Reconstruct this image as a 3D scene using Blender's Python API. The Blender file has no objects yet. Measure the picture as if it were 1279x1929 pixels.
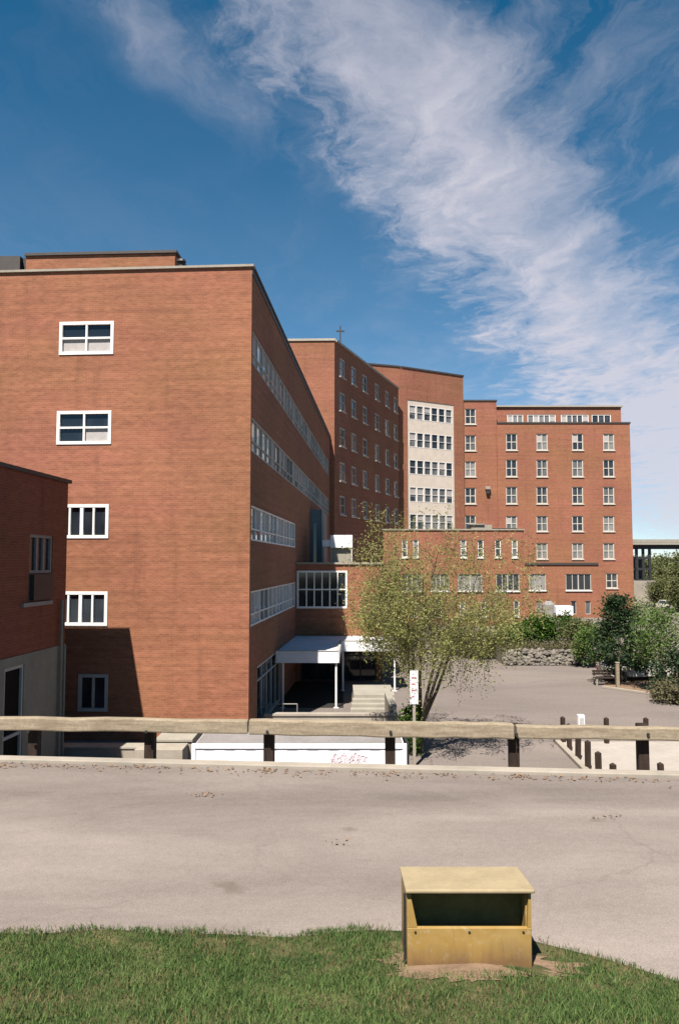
import bpy, math, random
import numpy as np
from mathutils import Vector, Matrix
R = math.radians
rnd = random.Random(7)
S = bpy.context.scene
COL = S.collection

# ------------------------------------------------------------------ camera
CAMZ, TILT, F = 7.2, R(3.84), 1430.0          # lower yard is z = 0, upper road z = 4.2
cam_d = bpy.data.cameras.new('camera')
cam_d.sensor_fit = 'VERTICAL'; cam_d.sensor_height = 36.0; cam_d.lens = 36.0 * F / 1929.0
cam_d.clip_start = 0.1; cam_d.clip_end = 4000
cam = bpy.data.objects.new('camera', cam_d); COL.objects.link(cam)
cam.location = (0, 0, CAMZ); cam.rotation_euler = (R(90) + TILT, 0, 0)
S.camera = cam

# ------------------------------------------------------------------ light and exposure
S.view_settings.view_transform = 'Standard'; S.view_settings.look = 'None'
S.view_settings.exposure = 1.4; S.view_settings.gamma = 1.0
S.view_settings.use_curve_mapping = False
SUN_AZ, SUN_EL = R(20), R(57)
sun_d = bpy.data.lights.new('sun', 'SUN'); sun_d.energy = 5.0; sun_d.angle = R(0.5); sun_d.color = (1.0, .93, .84)
sun = bpy.data.objects.new('sun', sun_d); COL.objects.link(sun)
sv = Vector((math.sin(SUN_AZ) * math.cos(SUN_EL), math.cos(SUN_AZ) * math.cos(SUN_EL), -math.sin(SUN_EL)))
sun.rotation_euler = sv.to_track_quat('-Z', 'Y').to_euler(); sun.location = (-20, -40, 60)

class NT:
    """small helper for node trees"""
    def __init__(s, t): s.t = t; s.n = t.nodes; s.l = t.links
    def add(s, kind, **kw):
        n = s.n.new(kind)
        for k, v in kw.items(): setattr(n, k, v)
        return n
    def put(s, sock, v):
        if isinstance(v, bpy.types.NodeSocket): s.l.new(v, sock)
        elif v is not None: sock.default_value = v
    def math(s, op, a, b=None, c=None, clamp=False):
        n = s.add('ShaderNodeMath', operation=op, use_clamp=clamp)
        s.put(n.inputs[0], a); s.put(n.inputs[1], b)
        if c is not None: s.put(n.inputs[2], c)
        return n.outputs[0]
    def mix(s, f, a, b, blend='MIX'):
        n = s.add('ShaderNodeMix', data_type='RGBA', blend_type=blend)
        s.put(n.inputs[0], f); s.put(n.inputs[6], a); s.put(n.inputs[7], b)
        return n.outputs[2]
    def noise(s, vec, scale, detail=4, rough=.55, dist=0.0):
        n = s.add('ShaderNodeTexNoise')
        s.put(n.inputs['Vector'], vec); n.inputs['Scale'].default_value = scale
        n.inputs['Detail'].default_value = detail; n.inputs['Roughness'].default_value = rough
        n.inputs['Distortion'].default_value = dist
        return n.outputs['Fac']
    def rng(s, v, a, b, c=0.0, d=1.0, smooth=False):
        n = s.add('ShaderNodeMapRange'); n.clamp = True
        if smooth: n.interpolation_type = 'SMOOTHSTEP'
        s.put(n.inputs[0], v)
        for i, x in enumerate((a, b, c, d)): s.put(n.inputs[1 + i], x)
        return n.outputs[0]
    def mapping(s, vec, scale=(1, 1, 1), loc=(0, 0, 0), rot=(0, 0, 0)):
        n = s.add('ShaderNodeMapping'); s.put(n.inputs[0], vec)
        n.inputs['Scale'].default_value = scale; n.inputs['Location'].default_value = loc; n.inputs['Rotation'].default_value = rot
        return n.outputs[0]
    def comb(s, x, y, z):
        n = s.add('ShaderNodeCombineXYZ')
        for i, v in enumerate((x, y, z)): s.put(n.inputs[i], v)
        return n.outputs[0]

w = bpy.data.worlds.new('World'); S.world = w; w.use_nodes = True
T = NT(w.node_tree); T.n.clear()
out = T.add('ShaderNodeOutputWorld'); bg = T.add('ShaderNodeBackground'); T.l.new(bg.outputs[0], out.inputs[0])
sky = T.add('ShaderNodeTexSky', sky_type='NISHITA'); sky.sun_disc = False
sky.sun_elevation = SUN_EL; sky.sun_rotation = R(180) + SUN_AZ
sky.altitude = 1200; sky.air_density = .72; sky.dust_density = .15; sky.ozone_density = 2.0
bg.inputs['Strength'].default_value = 0.05
hs = T.add('ShaderNodeHueSaturation'); T.l.new(sky.outputs[0], hs.inputs['Color'])
hs.inputs['Saturation'].default_value = 1.36; hs.inputs['Value'].default_value = 1.0; hs.inputs['Hue'].default_value = .481
# cirrus on a plane far overhead: coordinates x/z, y/z
tc = T.add('ShaderNodeTexCoord'); sep = T.add('ShaderNodeSeparateXYZ'); T.l.new(tc.outputs['Generated'], sep.inputs[0])
zz = T.math('MAXIMUM', sep.outputs[2], 0.03)
cx, cy = T.math('DIVIDE', sep.outputs[0], zz), T.math('DIVIDE', sep.outputs[1], zz)
wob = T.noise(T.comb(cx, cy, 0.0), 1.3, 3, .6)
wob2 = T.noise(T.comb(cx, cy, 4.0), 3.6, 5, .62)
cxw = T.math('ADD', cx, T.math('MULTIPLY_ADD', wob, .50, -.25))
cxw = T.math('ADD', cxw, T.math('MULTIPLY_ADD', wob2, .22, -.11))
line = T.math('MULTIPLY_ADD', cy, .56, -.72)                     # x of the streak's axis at this y
t_ = T.math('SUBTRACT', cxw, line)
half = T.math('MULTIPLY_ADD', cy, .18, .04)
fib = T.noise(T.mapping(T.comb(cxw, cy, 1.0), (5.0, 1.7, 1), (0, 0, 0), (0, 0, R(30))), 1.0, 10, .70, .25)
fine = T.noise(T.mapping(T.comb(cxw, cy, 2.0), (9, 7, 1), (3, 1, 0), (0, 0, R(30))), 1.0, 9, .66, .3)
big = T.noise(T.mapping(T.comb(cx, cy, 3.0), (2.8, 1.7, 1), (1, 4, 0)), 1.0, 6, .62, .3)
tn = T.math('DIVIDE', t_, half)
tn = T.math('ADD', tn, T.math('MULTIPLY_ADD', fine, 1.3, -.65))
core = T.rng(T.math('ABSOLUTE', tn), 1.5, .0, 0, 1, True)
ahead = T.rng(cy, .2, 1.0)                                       # the streak lies before the viewer only
tex = T.math('ADD', T.math('ADD', T.math('MULTIPLY', fib, .40), T.math('MULTIPLY', fine, .22)), T.math('MULTIPLY', big, .38))
dens = T.rng(T.math('ADD', T.math('MULTIPLY', core, .36), tex), .59, 1.03, 0, 1)
dens = T.math('MULTIPLY', T.math('MULTIPLY', dens, T.rng(core, 0, .7, 0, 1, True)), ahead)
# thin wisps left of the streak, thicker veil right of it and toward the horizon
veil_n = T.noise(T.mapping(T.comb(cxw, cy, 6.0), (2.8, .9, 1), (5, 2, 0), (0, 0, R(34))), 1.0, 9, .66, .4)
side = T.rng(tn, -2.4, 1.4, .10, 1.0, True)
veil = T.math('MULTIPLY', T.math('MULTIPLY', T.rng(veil_n, .48, .82, 0, .55), side), ahead)
haze = T.math('MULTIPLY', T.rng(sep.outputs[2], .62, .10, 0, .25), T.rng(big, .25, .7, .6, 1.0))
low = T.math('MULTIPLY', T.rng(sep.outputs[2], .36, .10, 0, .48, True), T.math('MULTIPLY', T.rng(tn, -2.2, .2, .10, 1.0, True), T.rng(fib, .3, .6, .35, 1.0)))
tn2 = T.math('DIVIDE', T.math('ADD', t_, .40), .13)                 # a thinner strand to the left of the main streak
st2 = T.math('MULTIPLY', T.rng(T.math('ABSOLUTE', tn2), 1.6, 0, 0, 1, True), T.math('MULTIPLY', T.rng(cy, 2.1, 1.5), ahead))
dens = T.math('ADD', dens, T.math('MULTIPLY', st2, T.rng(tex, .44, .66, 0, .42)))
low = T.math('ADD', T.math('MULTIPLY', low, ahead), haze)
cl = T.math('ADD', T.math('ADD', dens, veil), low, clamp=True)
cl = T.math('MULTIPLY', cl, T.rng(sep.outputs[2], 0.0, .05, .3, 1.0))
col = T.mix(T.math('MULTIPLY', cl, .86), hs.outputs[0], (5.4, 5.2, 5.75, 1))
T.l.new(col, bg.inputs['Color'])

# ------------------------------------------------------------------ helpers
def P(px, py, Y):
    """world point seen at photo pixel (px, py) and standing at depth Y"""
    u, r = (964.5 - py) / F, (px - 639.5) / F
    s = Y / (math.cos(TILT) - u * math.sin(TILT))
    return Vector((r * s, Y, CAMZ + (math.sin(TILT) + u * math.cos(TILT)) * s))
def G(px, py, z=0.0):
    u, r = (964.5 - py) / F, (px - 639.5) / F
    f, up = math.cos(TILT) - u * math.sin(TILT), math.sin(TILT) + u * math.cos(TILT)
    s = (z - CAMZ) / up
    return Vector((r * s, f * s, z))
def UZ(px, py, A, B):
    """distance along the wall A-B and height where the pixel's ray meets the wall"""
    u, r = (964.5 - py) / F, (px - 639.5) / F
    d = Vector((r, math.cos(TILT) - u * math.sin(TILT), math.sin(TILT) + u * math.cos(TILT)))
    e = Vector((B[0] - A[0], B[1] - A[1])).normalized()
    n = Vector((e.y, -e.x))
    t = (A[0] * n.x + A[1] * n.y) / (d.x * n.x + d.y * n.y)
    p = d * t
    return (p.x - A[0]) * e.x + (p.y - A[1]) * e.y, CAMZ + p.z

def newmesh(name, V, Fc, mat, uv=True):
    me = bpy.data.meshes.new(name)
    me.from_pydata([tuple(v) for v in V], [], Fc)
    if uv and Fc:
        me.update()
        lay = me.uv_layers.new(name='UVMap')
        data = np.zeros(len(me.loops) * 2, 'f')
        vs = me.vertices
        for p in me.polygons:
            n = p.normal
            if abs(n.z) > .75: tx, ty = Vector((1, 0, 0)), Vector((0, 1, 0))
            else:
                tx = Vector((-n.y, n.x, 0)).normalized(); ty = Vector((0, 0, 1))
            for li in p.loop_indices:
                co = vs[me.loops[li].vertex_index].co
                data[2 * li] = co.dot(tx); data[2 * li + 1] = co.dot(ty)
        lay.data.foreach_set('uv', data)
    if mat: me.materials.append(mat)
    return me

class MB:
    def __init__(s): s.V = []; s.F = []
    def poly(s, pts):
        i = len(s.V); s.V += [tuple(p) for p in pts]; s.F.append(tuple(range(i, i + len(pts))))
    def box(s, x0, x1, y0, y1, z0, z1, M=None):
        c = [(x0, y0, z0), (x1, y0, z0), (x1, y1, z0), (x0, y1, z0), (x0, y0, z1), (x1, y0, z1), (x1, y1, z1), (x0, y1, z1)]
        if M is not None: c = [tuple(M @ Vector(p)) for p in c]
        i = len(s.V); s.V += c
        for f in ((0, 3, 2, 1), (4, 5, 6, 7), (0, 1, 5, 4), (1, 2, 6, 5), (2, 3, 7, 6), (3, 0, 4, 7)):
            s.F.append(tuple(i + k for k in f))
        return s
    def tube(s, a, b, r0, r1=None, n=8, cap=True):
        a, b = Vector(a), Vector(b); r1 = r0 if r1 is None else r1
        d = (b - a)
        if d.length < 1e-6: return s
        d.normalize(); x = d.orthogonal().normalized(); y = d.cross(x)
        i = len(s.V)
        for c, r in ((a, r0), (b, r1)):
            for k in range(n):
                t = 2 * math.pi * k / n; s.V.append(tuple(c + x * (r * math.cos(t)) + y * (r * math.sin(t))))
        for k in range(n):
            s.F.append((i + k, i + (k + 1) % n, i + n + (k + 1) % n, i + n + k))
        if cap:
            s.F.append(tuple(i + k for k in range(n))[::-1]); s.F.append(tuple(i + n + k for k in range(n)))
        return s
    def prism(s, prof, M, w):
        """profile in local x,z extruded along local y from 0 to w"""
        n = len(prof); i = len(s.V)
        for yy in (0, w): s.V += [tuple(M @ Vector((p[0], yy, p[1]))) for p in prof]
        for k in range(n): s.F.append((i + k, i + (k + 1) % n, i + n + (k + 1) % n, i + n + k))
        s.F.append(tuple(i + k for k in range(n))[::-1]); s.F.append(tuple(i + n + k for k in range(n)))
        return s
    def mesh(s, name, mat): return newmesh(name, s.V, s.F, mat)

def wloc(o):
    p = Vector(o.location)
    while o.parent: p += o.matrix_parent_inverse.translation; o = o.parent; p += Vector(o.location)
    return p
def link(name, me, parent=None):
    """mesh in world coordinates, made a part of parent if given"""
    o = bpy.data.objects.new(name, me); COL.objects.link(o)
    if parent is not None:
        o.parent = parent; o.matrix_parent_inverse = Matrix.Translation(-wloc(parent))
    return o
def build(mb, name, mat, parent=None, bevel=0):
    o = link(name, mb.mesh(name, mat), parent)
    if bevel:
        m = o.modifiers.new('bevel', 'BEVEL'); m.width = bevel; m.segments = 2; m.limit_method = 'ANGLE'
    return o
def tag(o, label=None, cat=None, group=None, kind=None):
    if label: o['label'] = label
    if cat: o['category'] = cat
    if group: o['group'] = group
    if kind: o['kind'] = kind
    return o
def thing(name, loc, label, cat, group=None):
    o = bpy.data.objects.new(name, None); COL.objects.link(o); o.location = loc; o.empty_display_size = .3
    return tag(o, label, cat, group)

# ------------------------------------------------------------------ materials
def pbr(name, rough=.8, spec=.3, metal=0.0):
    m = bpy.data.materials.new(name); m.use_nodes = True
    t = NT(m.node_tree); b = t.n['Principled BSDF']
    b.inputs['Roughness'].default_value = rough; b.inputs['Specular IOR Level'].default_value = spec
    b.inputs['Metallic'].default_value = metal
    return m, t, b
def c4(c): return (c[0], c[1], c[2], 1)
def plain(name, colr, rough=.7, spec=.3, var=.25, scale=3.0, metal=0.0, bump=0.0):
    m, t, b = pbr(name, rough, spec, metal)
    tcn = t.add('ShaderNodeTexCoord')
    n1 = t.noise(tcn.outputs['Object'], scale, 6, .65)
    n2 = t.noise(tcn.outputs['Object'], scale * 7, 4, .6)
    f = t.math('ADD', t.math('MULTIPLY', n1, .65), t.math('MULTIPLY', n2, .35))
    f = t.rng(f, .33, .67)
    d = [max(0, x * (1 - var)) for x in colr]; l = [min(1, x * (1 + var)) for x in colr]
    t.put(b.inputs['Base Color'], t.mix(f, c4(d), c4(l)))
    if bump:
        bp = t.add('ShaderNodeBump'); bp.inputs['Strength'].default_value = bump; bp.inputs['Distance'].default_value = .02
        t.put(bp.inputs['Height'], n2); t.l.new(bp.outputs[0], b.inputs['Normal'])
    return m
def brick(name, a, b_, mortar, tint=1.0, stain=.25):
    m, t, b = pbr(name, .88, .2)
    uvn = t.add('ShaderNodeUVMap'); uvn.uv_map = 'UVMap'; uv = uvn.outputs[0]
    br = t.add('ShaderNodeTexBrick'); t.put(br.inputs['Vector'], uv)
    br.inputs['Scale'].default_value = 1.0; br.inputs['Brick Width'].default_value = .23; br.inputs['Row Height'].default_value = .085
    br.inputs['Mortar Size'].default_value = .007; br.inputs['Mortar Smooth'].default_value = .2; br.inputs['Bias'].default_value = -.1
    br.inputs['Color1'].default_value = c4([x * tint for x in a]); br.inputs['Color2'].default_value = c4([x * tint for x in b_])
    br.inputs['Mortar'].default_value = c4(mortar)
    rows = t.noise(t.mapping(uv, (.12, 4.2, 1)), 1.0, 5, .7)
    cells = t.noise(t.mapping(uv, (2.1, 5.0, 1)), 1.0, 3, .7)
    big = t.noise(t.mapping(uv, (.22, .16, 1)), 1.0, 4, .6)
    f = t.math('ADD', t.math('MULTIPLY', rows, .45), t.math('ADD', t.math('MULTIPLY', cells, .38), t.math('MULTIPLY', big, .35)))
    k = t.rng(f, .38, .76, 1 - stain, 1 + stain * .8)
    runs = t.noise(t.mapping(uv, (1.3, .09, 1), (3, 1, 0)), 1.0, 6, .65)
    k = t.math('MULTIPLY', k, t.rng(runs, .56, .74, 1.0, .80))
    drift = t.noise(t.mapping(uv, (.12, .22, 1), (9, 4, 0)), 1.0, 3, .6)
    v = t.comb(t.math('MULTIPLY', k, t.rng(drift, .35, .65, .97, 1.04)), t.math('MULTIPLY', k, t.rng(drift, .35, .65, 1.03, .96)), t.math('MULTIPLY', k, t.rng(drift, .35, .65, .95, 1.08)))
    t.put(b.inputs['Base Color'], t.mix(1.0, br.outputs['Color'], v, 'MULTIPLY'))
    bp = t.add('ShaderNodeBump'); bp.inputs['Strength'].default_value = .25; bp.inputs['Distance'].default_value = .01
    bp.invert = True; t.put(bp.inputs['Height'], br.outputs['Fac']); t.l.new(bp.outputs[0], b.inputs['Normal'])
    return m
M = {}
M['brick'] = brick('red_brick', (0.207, 0.0821, 0.0442), (0.17, 0.0637, 0.0334), (0.2, 0.108, 0.0674), stain=.42)
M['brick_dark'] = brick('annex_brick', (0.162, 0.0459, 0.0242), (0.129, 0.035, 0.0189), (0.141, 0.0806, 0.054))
M['brick_far'] = brick('far_brick', (0.207, 0.0836, 0.0475), (0.176, 0.0658, 0.0367), (0.2, 0.108, 0.0701), stain=.34)
M['white'] = plain('white_frame_paint', (0.563, 0.542, 0.52), .5, .4, .08)
M['grey_frame'] = plain('weathered_frame', (0.297, 0.286, 0.264), .6, .3, .15)
M['cream_frame'] = plain('cream_frame_paint', (0.38, 0.35, 0.304), .6, .3, .15)
M['cream'] = plain('cream_panel', (.43, .37, .315), .8, .2, .12, 1.5)
M['coping'] = plain('coping_metal', (0.243, 0.216, 0.178), .55, .4, .2)
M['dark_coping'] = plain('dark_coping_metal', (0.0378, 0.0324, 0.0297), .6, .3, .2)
M['roof'] = plain('roof_gravel', (0.119, 0.108, 0.0973), .95, .1, .25, 2)
M['concrete'] = plain('bare_concrete', (0.216, 0.2, 0.167), .9, .15, .18, 1.2, bump=.15)
M['concrete_pale'] = plain('pale_concrete', (0.226, 0.2, 0.167), .9, .15, .18, .9)
M['concrete_base'] = plain('painted_base_concrete', (0.178, 0.167, 0.135), .9, .15, .2, .8)
M['dark_metal'] = plain('dark_metal', (0.0162, 0.0162, 0.0173), .55, .4, .3)
M['blue_metal'] = plain('blue_grey_cladding', (0.0648, 0.0973, 0.113), .5, .4, .2, 1.0)
M['white_sheet'] = plain('white_sheet_metal', (0.578, 0.571, 0.593), .5, .35, .14, 1.0)
M['grey_sheet'] = plain('grey_sheet_metal', (0.173, 0.162, 0.157), .6, .3, .2, 1.3)
M['red_paint'] = plain('pink_red_paint', (0.334, 0.119, 0.129), .6, .3, .2, 6)
M['pink_paint'] = plain('faded_pink_paint', (.56, .41, .45), .6, .3, .12, 6)
M['rubber'] = plain('tyre_rubber', (0.0108, 0.0108, 0.0108), .9, .1, .2)
M['interior'] = plain('dark_interior', (0.00648, 0.00648, 0.00648), .9, .1, .2)

def pane_mat(name, dark, light, lo, hi, rough=.06, spec=.5):
    m, t, b = pbr(name, rough, spec)
    oi = t.add('ShaderNodeObjectInfo'); tcn = t.add('ShaderNodeTexCoord')
    n = t.noise(t.mapping(tcn.outputs['Object'], (1.4, 1, .5)), 1.1, 2, .5)
    f = t.math('ADD', t.math('MULTIPLY', oi.outputs['Random'], .65), t.math('MULTIPLY', n, .5))
    t.put(b.inputs['Base Color'], t.mix(t.rng(f, lo, hi), c4(dark), c4(light)))
    return m
M['pane'] = pane_mat('window_glass', (.010, .013, .018), (.05, .06, .07), .5, 1.0)
M['pane_blue'] = pane_mat('ribbon_window_glass', (.04, .055, .07), (.42, .42, .42), .35, .95, .05, .6)
M['pane_far'] = pane_mat('far_window_glass', (.018, .02, .024), (.22, .21, .20), .45, 1.05, .12)
M['blind'] = plain('window_blind', (0.28, 0.259, 0.249), .8, .2, .15, 4)

def asphalt(name, base, light, scale=1.0, crack=.6, streak=(.45, 1.2, 1), lo=.38, hi=.64):
    m, t, b = pbr(name, .93, .15)
    tcn = t.add('ShaderNodeTexCoord'); ob = tcn.outputs['Object']
    big = t.noise(t.mapping(ob, tuple(x * scale for x in streak)), .55, 7, .62, .6)
    pat = t.noise(t.mapping(ob, tuple(x * scale * .5 for x in streak), (7, 3, 0)), .6, 5, .6, .3)
    gr = t.noise(ob, 60 * scale, 3, .7)
    gr2 = t.noise(ob, 14 * scale, 3, .7)
    f = t.math('ADD', t.math('MULTIPLY', big, .45), t.math('MULTIPLY', pat, .55))
    c = t.mix(t.rng(f, lo, hi), c4(base), c4(light))
    k = t.math('ADD', t.rng(gr, .3, .7, .74, 1.2), t.rng(gr2, .3, .7, -.07, .07))
    c = t.mix(1.0, c, t.comb(k, k, k), 'MULTIPLY')
    vo = t.add('ShaderNodeTexVoronoi', feature='DISTANCE_TO_EDGE'); vo.inputs['Scale'].default_value = .28 * scale
    wv = t.add('ShaderNodeVectorMath', operation='ADD')
    nn = t.add('ShaderNodeTexNoise'); nn.inputs['Scale'].default_value = 1.1 * scale; nn.inputs['Detail'].default_value = 6
    t.put(nn.inputs['Vector'], ob); t.put(wv.inputs[0], ob); t.l.new(nn.outputs['Color'], wv.inputs[1])
    t.put(vo.inputs['Vector'], wv.outputs[0])
    ck = t.math('MULTIPLY', t.rng(vo.outputs['Distance'], .002, .009, crack, 0), t.rng(pat, .42, .60))
    c = t.mix(ck, c, (.034, .03, .027, 1))
    sp = t.rng(t.noise(t.mapping(ob, (1, 1, 1), (2, 9, 0)), 1.7 * scale, 3, .5), .70, .78, 0, .45)
    c = t.mix(sp, c, (.065, .05, .038, 1))
    t.put(b.inputs['Base Color'], c)
    bp = t.add('ShaderNodeBump'); bp.inputs['Strength'].default_value = .3; bp.inputs['Distance'].default_value = .01
    t.put(bp.inputs['Height'], gr); t.l.new(bp.outputs[0], b.inputs['Normal'])
    return m
M['road'] = asphalt('old_road_asphalt', (.100, .083, .074), (.215, .182, .163), 1.0, .16, lo=.36, hi=.68)
M['yard'] = asphalt('yard_asphalt', (.112, .095, .086), (.165, .138, .124), .35, .2)
M['pad'] = plain('pale_pad_concrete', (0.254, 0.226, 0.2), .9, .15, .14, .7)
M['shade_paving'] = plain('shade_paving', (0.0189, 0.0178, 0.0162), .9, .15, .25, 2)  # near-black floor colour, paints in the deep shade under the canopy
M['soil'] = plain('dry_soil', (0.152, 0.103, 0.0684), .95, .1, .35, 4, bump=.4)
def wood(name, a, b_, axis=(1, 12, 12)):
    m, t, b = pbr(name, .9, .15)
    tcn = t.add('ShaderNodeTexCoord'); ob = tcn.outputs['Object']
    g = t.noise(t.mapping(ob, axis), 1.6, 7, .7, .4)
    s_ = t.noise(ob, 1.5, 5, .6)
    c = t.mix(t.rng(g, .34, .66), c4(a), c4(b_))
    c = t.mix(t.rng(s_, .60, .74, 0, .55), c, (.10, .07, .045, 1))
    k = t.rng(t.noise(ob, 24, 3, .6), .3, .7, .85, 1.12)
    t.put(b.inputs['Base Color'], t.mix(1.0, c, t.comb(k, k, k), 'MULTIPLY'))
    return m
M['rail_wood'] = wood('weathered_timber', (0.146, 0.116, 0.0806), (0.243, 0.2, 0.143))
M['post_wood'] = wood('dark_treated_timber', (0.0135, 0.0092, 0.00701), (0.0324, 0.0216, 0.0162), (10, 10, 1))
M['bollard'] = wood('brown_bollard_timber', (0.0189, 0.0129, 0.00973), (0.0404, 0.028, 0.0216), (8, 8, 1))
M['bark'] = wood('grey_brown_bark', (.055, .042, .028), (.13, .105, .075), (9, 9, 2))

def leaf(name, a, b_, trans=.35):
    m = bpy.data.materials.new(name); m.use_nodes = True
    t = NT(m.node_tree); t.n.clear()
    o = t.add('ShaderNodeOutputMaterial'); df = t.add('ShaderNodeBsdfDiffuse'); tr = t.add('ShaderNodeBsdfTranslucent'); mx = t.add('ShaderNodeMixShader')
    g = t.add('ShaderNodeNewGeometry'); tcn = t.add('ShaderNodeTexCoord')
    n = t.noise(tcn.outputs['Object'], .9, 3, .6)
    f = t.math('ADD', t.math('MULTIPLY', g.outputs['Random Per Island'], .55), t.math('MULTIPLY', n, .5))
    c = t.mix(t.rng(f, .2, .85), c4(a), c4(b_))
    t.l.new(c, df.inputs[0]); t.l.new(c, tr.inputs[0]); mx.inputs[0].default_value = trans
    t.l.new(df.outputs[0], mx.inputs[1]); t.l.new(tr.outputs[0], mx.inputs[2]); t.l.new(mx.outputs[0], o.inputs[0])
    return m
M['leaf_olive'] = leaf('young_olive_leaf', (.15, .15, .045), (.31, .315, .125), .45)
M['leaf_dark'] = leaf('dark_evergreen_leaf', (0.0122, 0.0274, 0.0137), (0.0418, 0.0646, 0.0304), .25)
M['leaf_mid'] = leaf('mid_green_leaf', (.04, .075, .02), (.135, .19, .06), .4)
M['leaf_green'] = leaf('fresh_green_leaf', (0.0213, 0.0502, 0.0106), (0.076, 0.133, 0.0266), .35)
M['leaf_far'] = leaf('far_olive_leaf', (.06, .072, .03), (.15, .155, .07), .3)
M['leaf_dry'] = leaf('dry_weed_leaf', (0.0648, 0.0594, 0.0324), (0.141, 0.129, 0.0755), .3)
M['grass'] = leaf('grass_blade', (0.038, 0.0798, 0.0228), (0.144, 0.198, 0.0684), .4)
M['straw'] = leaf('straw_blade', (0.108, 0.0806, 0.0378), (0.183, 0.146, 0.0755), .2)

# ------------------------------------------------------------------ walls and windows
def wall(mb, A, B, z0, z1, holes=(), depth=.14):
    A, B = Vector((A[0], A[1])), Vector((B[0], B[1]))
    L = (B - A).length; d = (B - A) / L; n = Vector((d.y, -d.x))
    def p(u, z, k=0.0):
        q = A + d * u - n * k; return (q.x, q.y, z)
    us = sorted({0.0, L, *[h[0] for h in holes], *[h[1] for h in holes]})
    zs = sorted({z0, z1, *[h[2] for h in holes], *[h[3] for h in holes]})
    us = [u for u in us if -1e-6 <= u <= L + 1e-6]; zs = [z for z in zs if z0 - 1e-6 <= z <= z1 + 1e-6]
    for a, b in zip(us[:-1], us[1:]):
        if b - a < 1e-5: continue
        for c, e in zip(zs[:-1], zs[1:]):
            if e - c < 1e-5: continue
            mu, mz = (a + b) / 2, (c + e) / 2
            if any(h[0] < mu < h[1] and h[2] < mz < h[3] for h in holes): continue
            mb.poly([p(a, c), p(b, c), p(b, e), p(a, e)])
    for u0, u1, h0, h1 in [h[:4] for h in holes]:
        mb.poly([p(u0, h0), p(u0, h0, depth), p(u1, h0, depth), p(u1, h0)][::-1])
        mb.poly([p(u0, h1), p(u1, h1), p(u1, h1, depth), p(u0, h1, depth)][::-1])
        mb.poly([p(u0, h0), p(u0, h1), p(u0, h1, depth), p(u0, h0, depth)][::-1])
        mb.poly([p(u1, h0), p(u1, h0, depth), p(u1, h1, depth), p(u1, h1)][::-1])
def rect_px(x0, y0, x1, y1, A, B):
    xm, ym = (x0 + x1) / 2, (y0 + y1) / 2
    u0, _ = UZ(x0, ym, A, B); u1, _ = UZ(x1, ym, A, B)
    _, za = UZ(xm, y1, A, B); _, zb = UZ(xm, y0, A, B)
    return (u0, u1, za, zb)
WC = {}
def window(parent, A, B, hole, cols=2, rows=2, fw=.09, mw=.05, back=.10, proud=0.0, frame='white', pane='pane',
           blinds=(), sill=0.0, split=None, label=None, thick=.07, sillmat=None):
    """frame + pane (+ blinds, sill) in a wall opening; local x along the wall, y inward, z up"""
    u0, u1, z0, z1 = hole[:4]
    A, B = Vector((A[0], A[1])), Vector((B[0], B[1])); d = (B - A).normalized()
    W, H = u1 - u0, z1 - z0
    key = (round(W, 2), round(H, 2), cols, rows, fw, mw, frame, split, thick, proud, back)
    if key not in WC:
        mb = MB(); y0, y1 = back - thick - proud, back
        mb.box(0, fw, y0, y1, 0, H); mb.box(W - fw, W, y0, y1, 0, H)
        mb.box(fw, W - fw, y0, y1, 0, fw); mb.box(fw, W - fw, y0, y1, H - fw, H)
        iw, ih = W - 2 * fw, H - 2 * fw
        ym0 = y0 + .012
        for i in range(1, cols):
            x = fw + iw * i / cols; k = mw * (1.7 if (cols == 4 and i == 2) else 1.0)
            mb.box(x - k / 2, x + k / 2, ym0, y1, fw, H - fw)
        hs_ = split or [j / rows for j in range(1, rows)]
        for h in hs_:
            z = fw + ih * h
            for i in range(cols):
                xa = fw + iw * i / cols + (mw / 2 if i else 0); xb = fw + iw * (i + 1) / cols - (mw / 2 if i < cols - 1 else 0)
                mb.box(xa, xb, ym0 + .004, y1 - .003, z - mw / 2, z + mw / 2)
        pb = MB(); pb.poly([(fw * .5, back - .004, fw * .5), (W - fw * .5, back - .004, fw * .5), (W - fw * .5, back - .004, H - fw * .5), (fw * .5, back - .004, H - fw * .5)])
        WC[key] = (mb.mesh('window', M[frame]), {})
    fm, panes = WC[key]
    if pane not in panes:
        pb = MB(); yb = back - .012
        pb.poly([(fw * .5, yb, fw * .5), (W - fw * .5, yb, fw * .5), (W - fw * .5, yb, H - fw * .5), (fw * .5, yb, H - fw * .5)])
        panes[pane] = pb.mesh('pane', M[pane])
    o = bpy.data.objects.new('window', fm); COL.objects.link(o)
    o.parent = parent; o.matrix_parent_inverse = Matrix.Translation(-wloc(parent))
    q = A + d * u0
    o.location = (q.x, q.y, z0); o.rotation_euler = (0, 0, math.atan2(d.y, d.x))
    if label: o['label'] = label
    g = bpy.data.objects.new('pane', panes[pane]); COL.objects.link(g); g.parent = o
    for (c0, c1, h0, h1) in blinds:
        bb = MB(); iw, ih = W - 2 * fw, H - 2 * fw
        bb.box(fw + iw * c0 + .02, fw + iw * c1 - .02, back - .022, back - .016, fw + ih * h0, fw + ih * h1)
        bo = bpy.data.objects.new('blind', bb.mesh('blind', M['blind'])); COL.objects.link(bo); bo.parent = o
    if sill:
        sk = ('sill', round(W, 2), round(sill, 2), sillmat)
        if sk not in WC:
            sb = MB(); sb.box(-.08, W + .08, -sill, .02, -.13, -.003); WC[sk] = sb.mesh('sill', M[sillmat or frame])
        so = bpy.data.objects.new('sill', WC[sk]); COL.objects.link(so); so.parent = o
    return o
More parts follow.
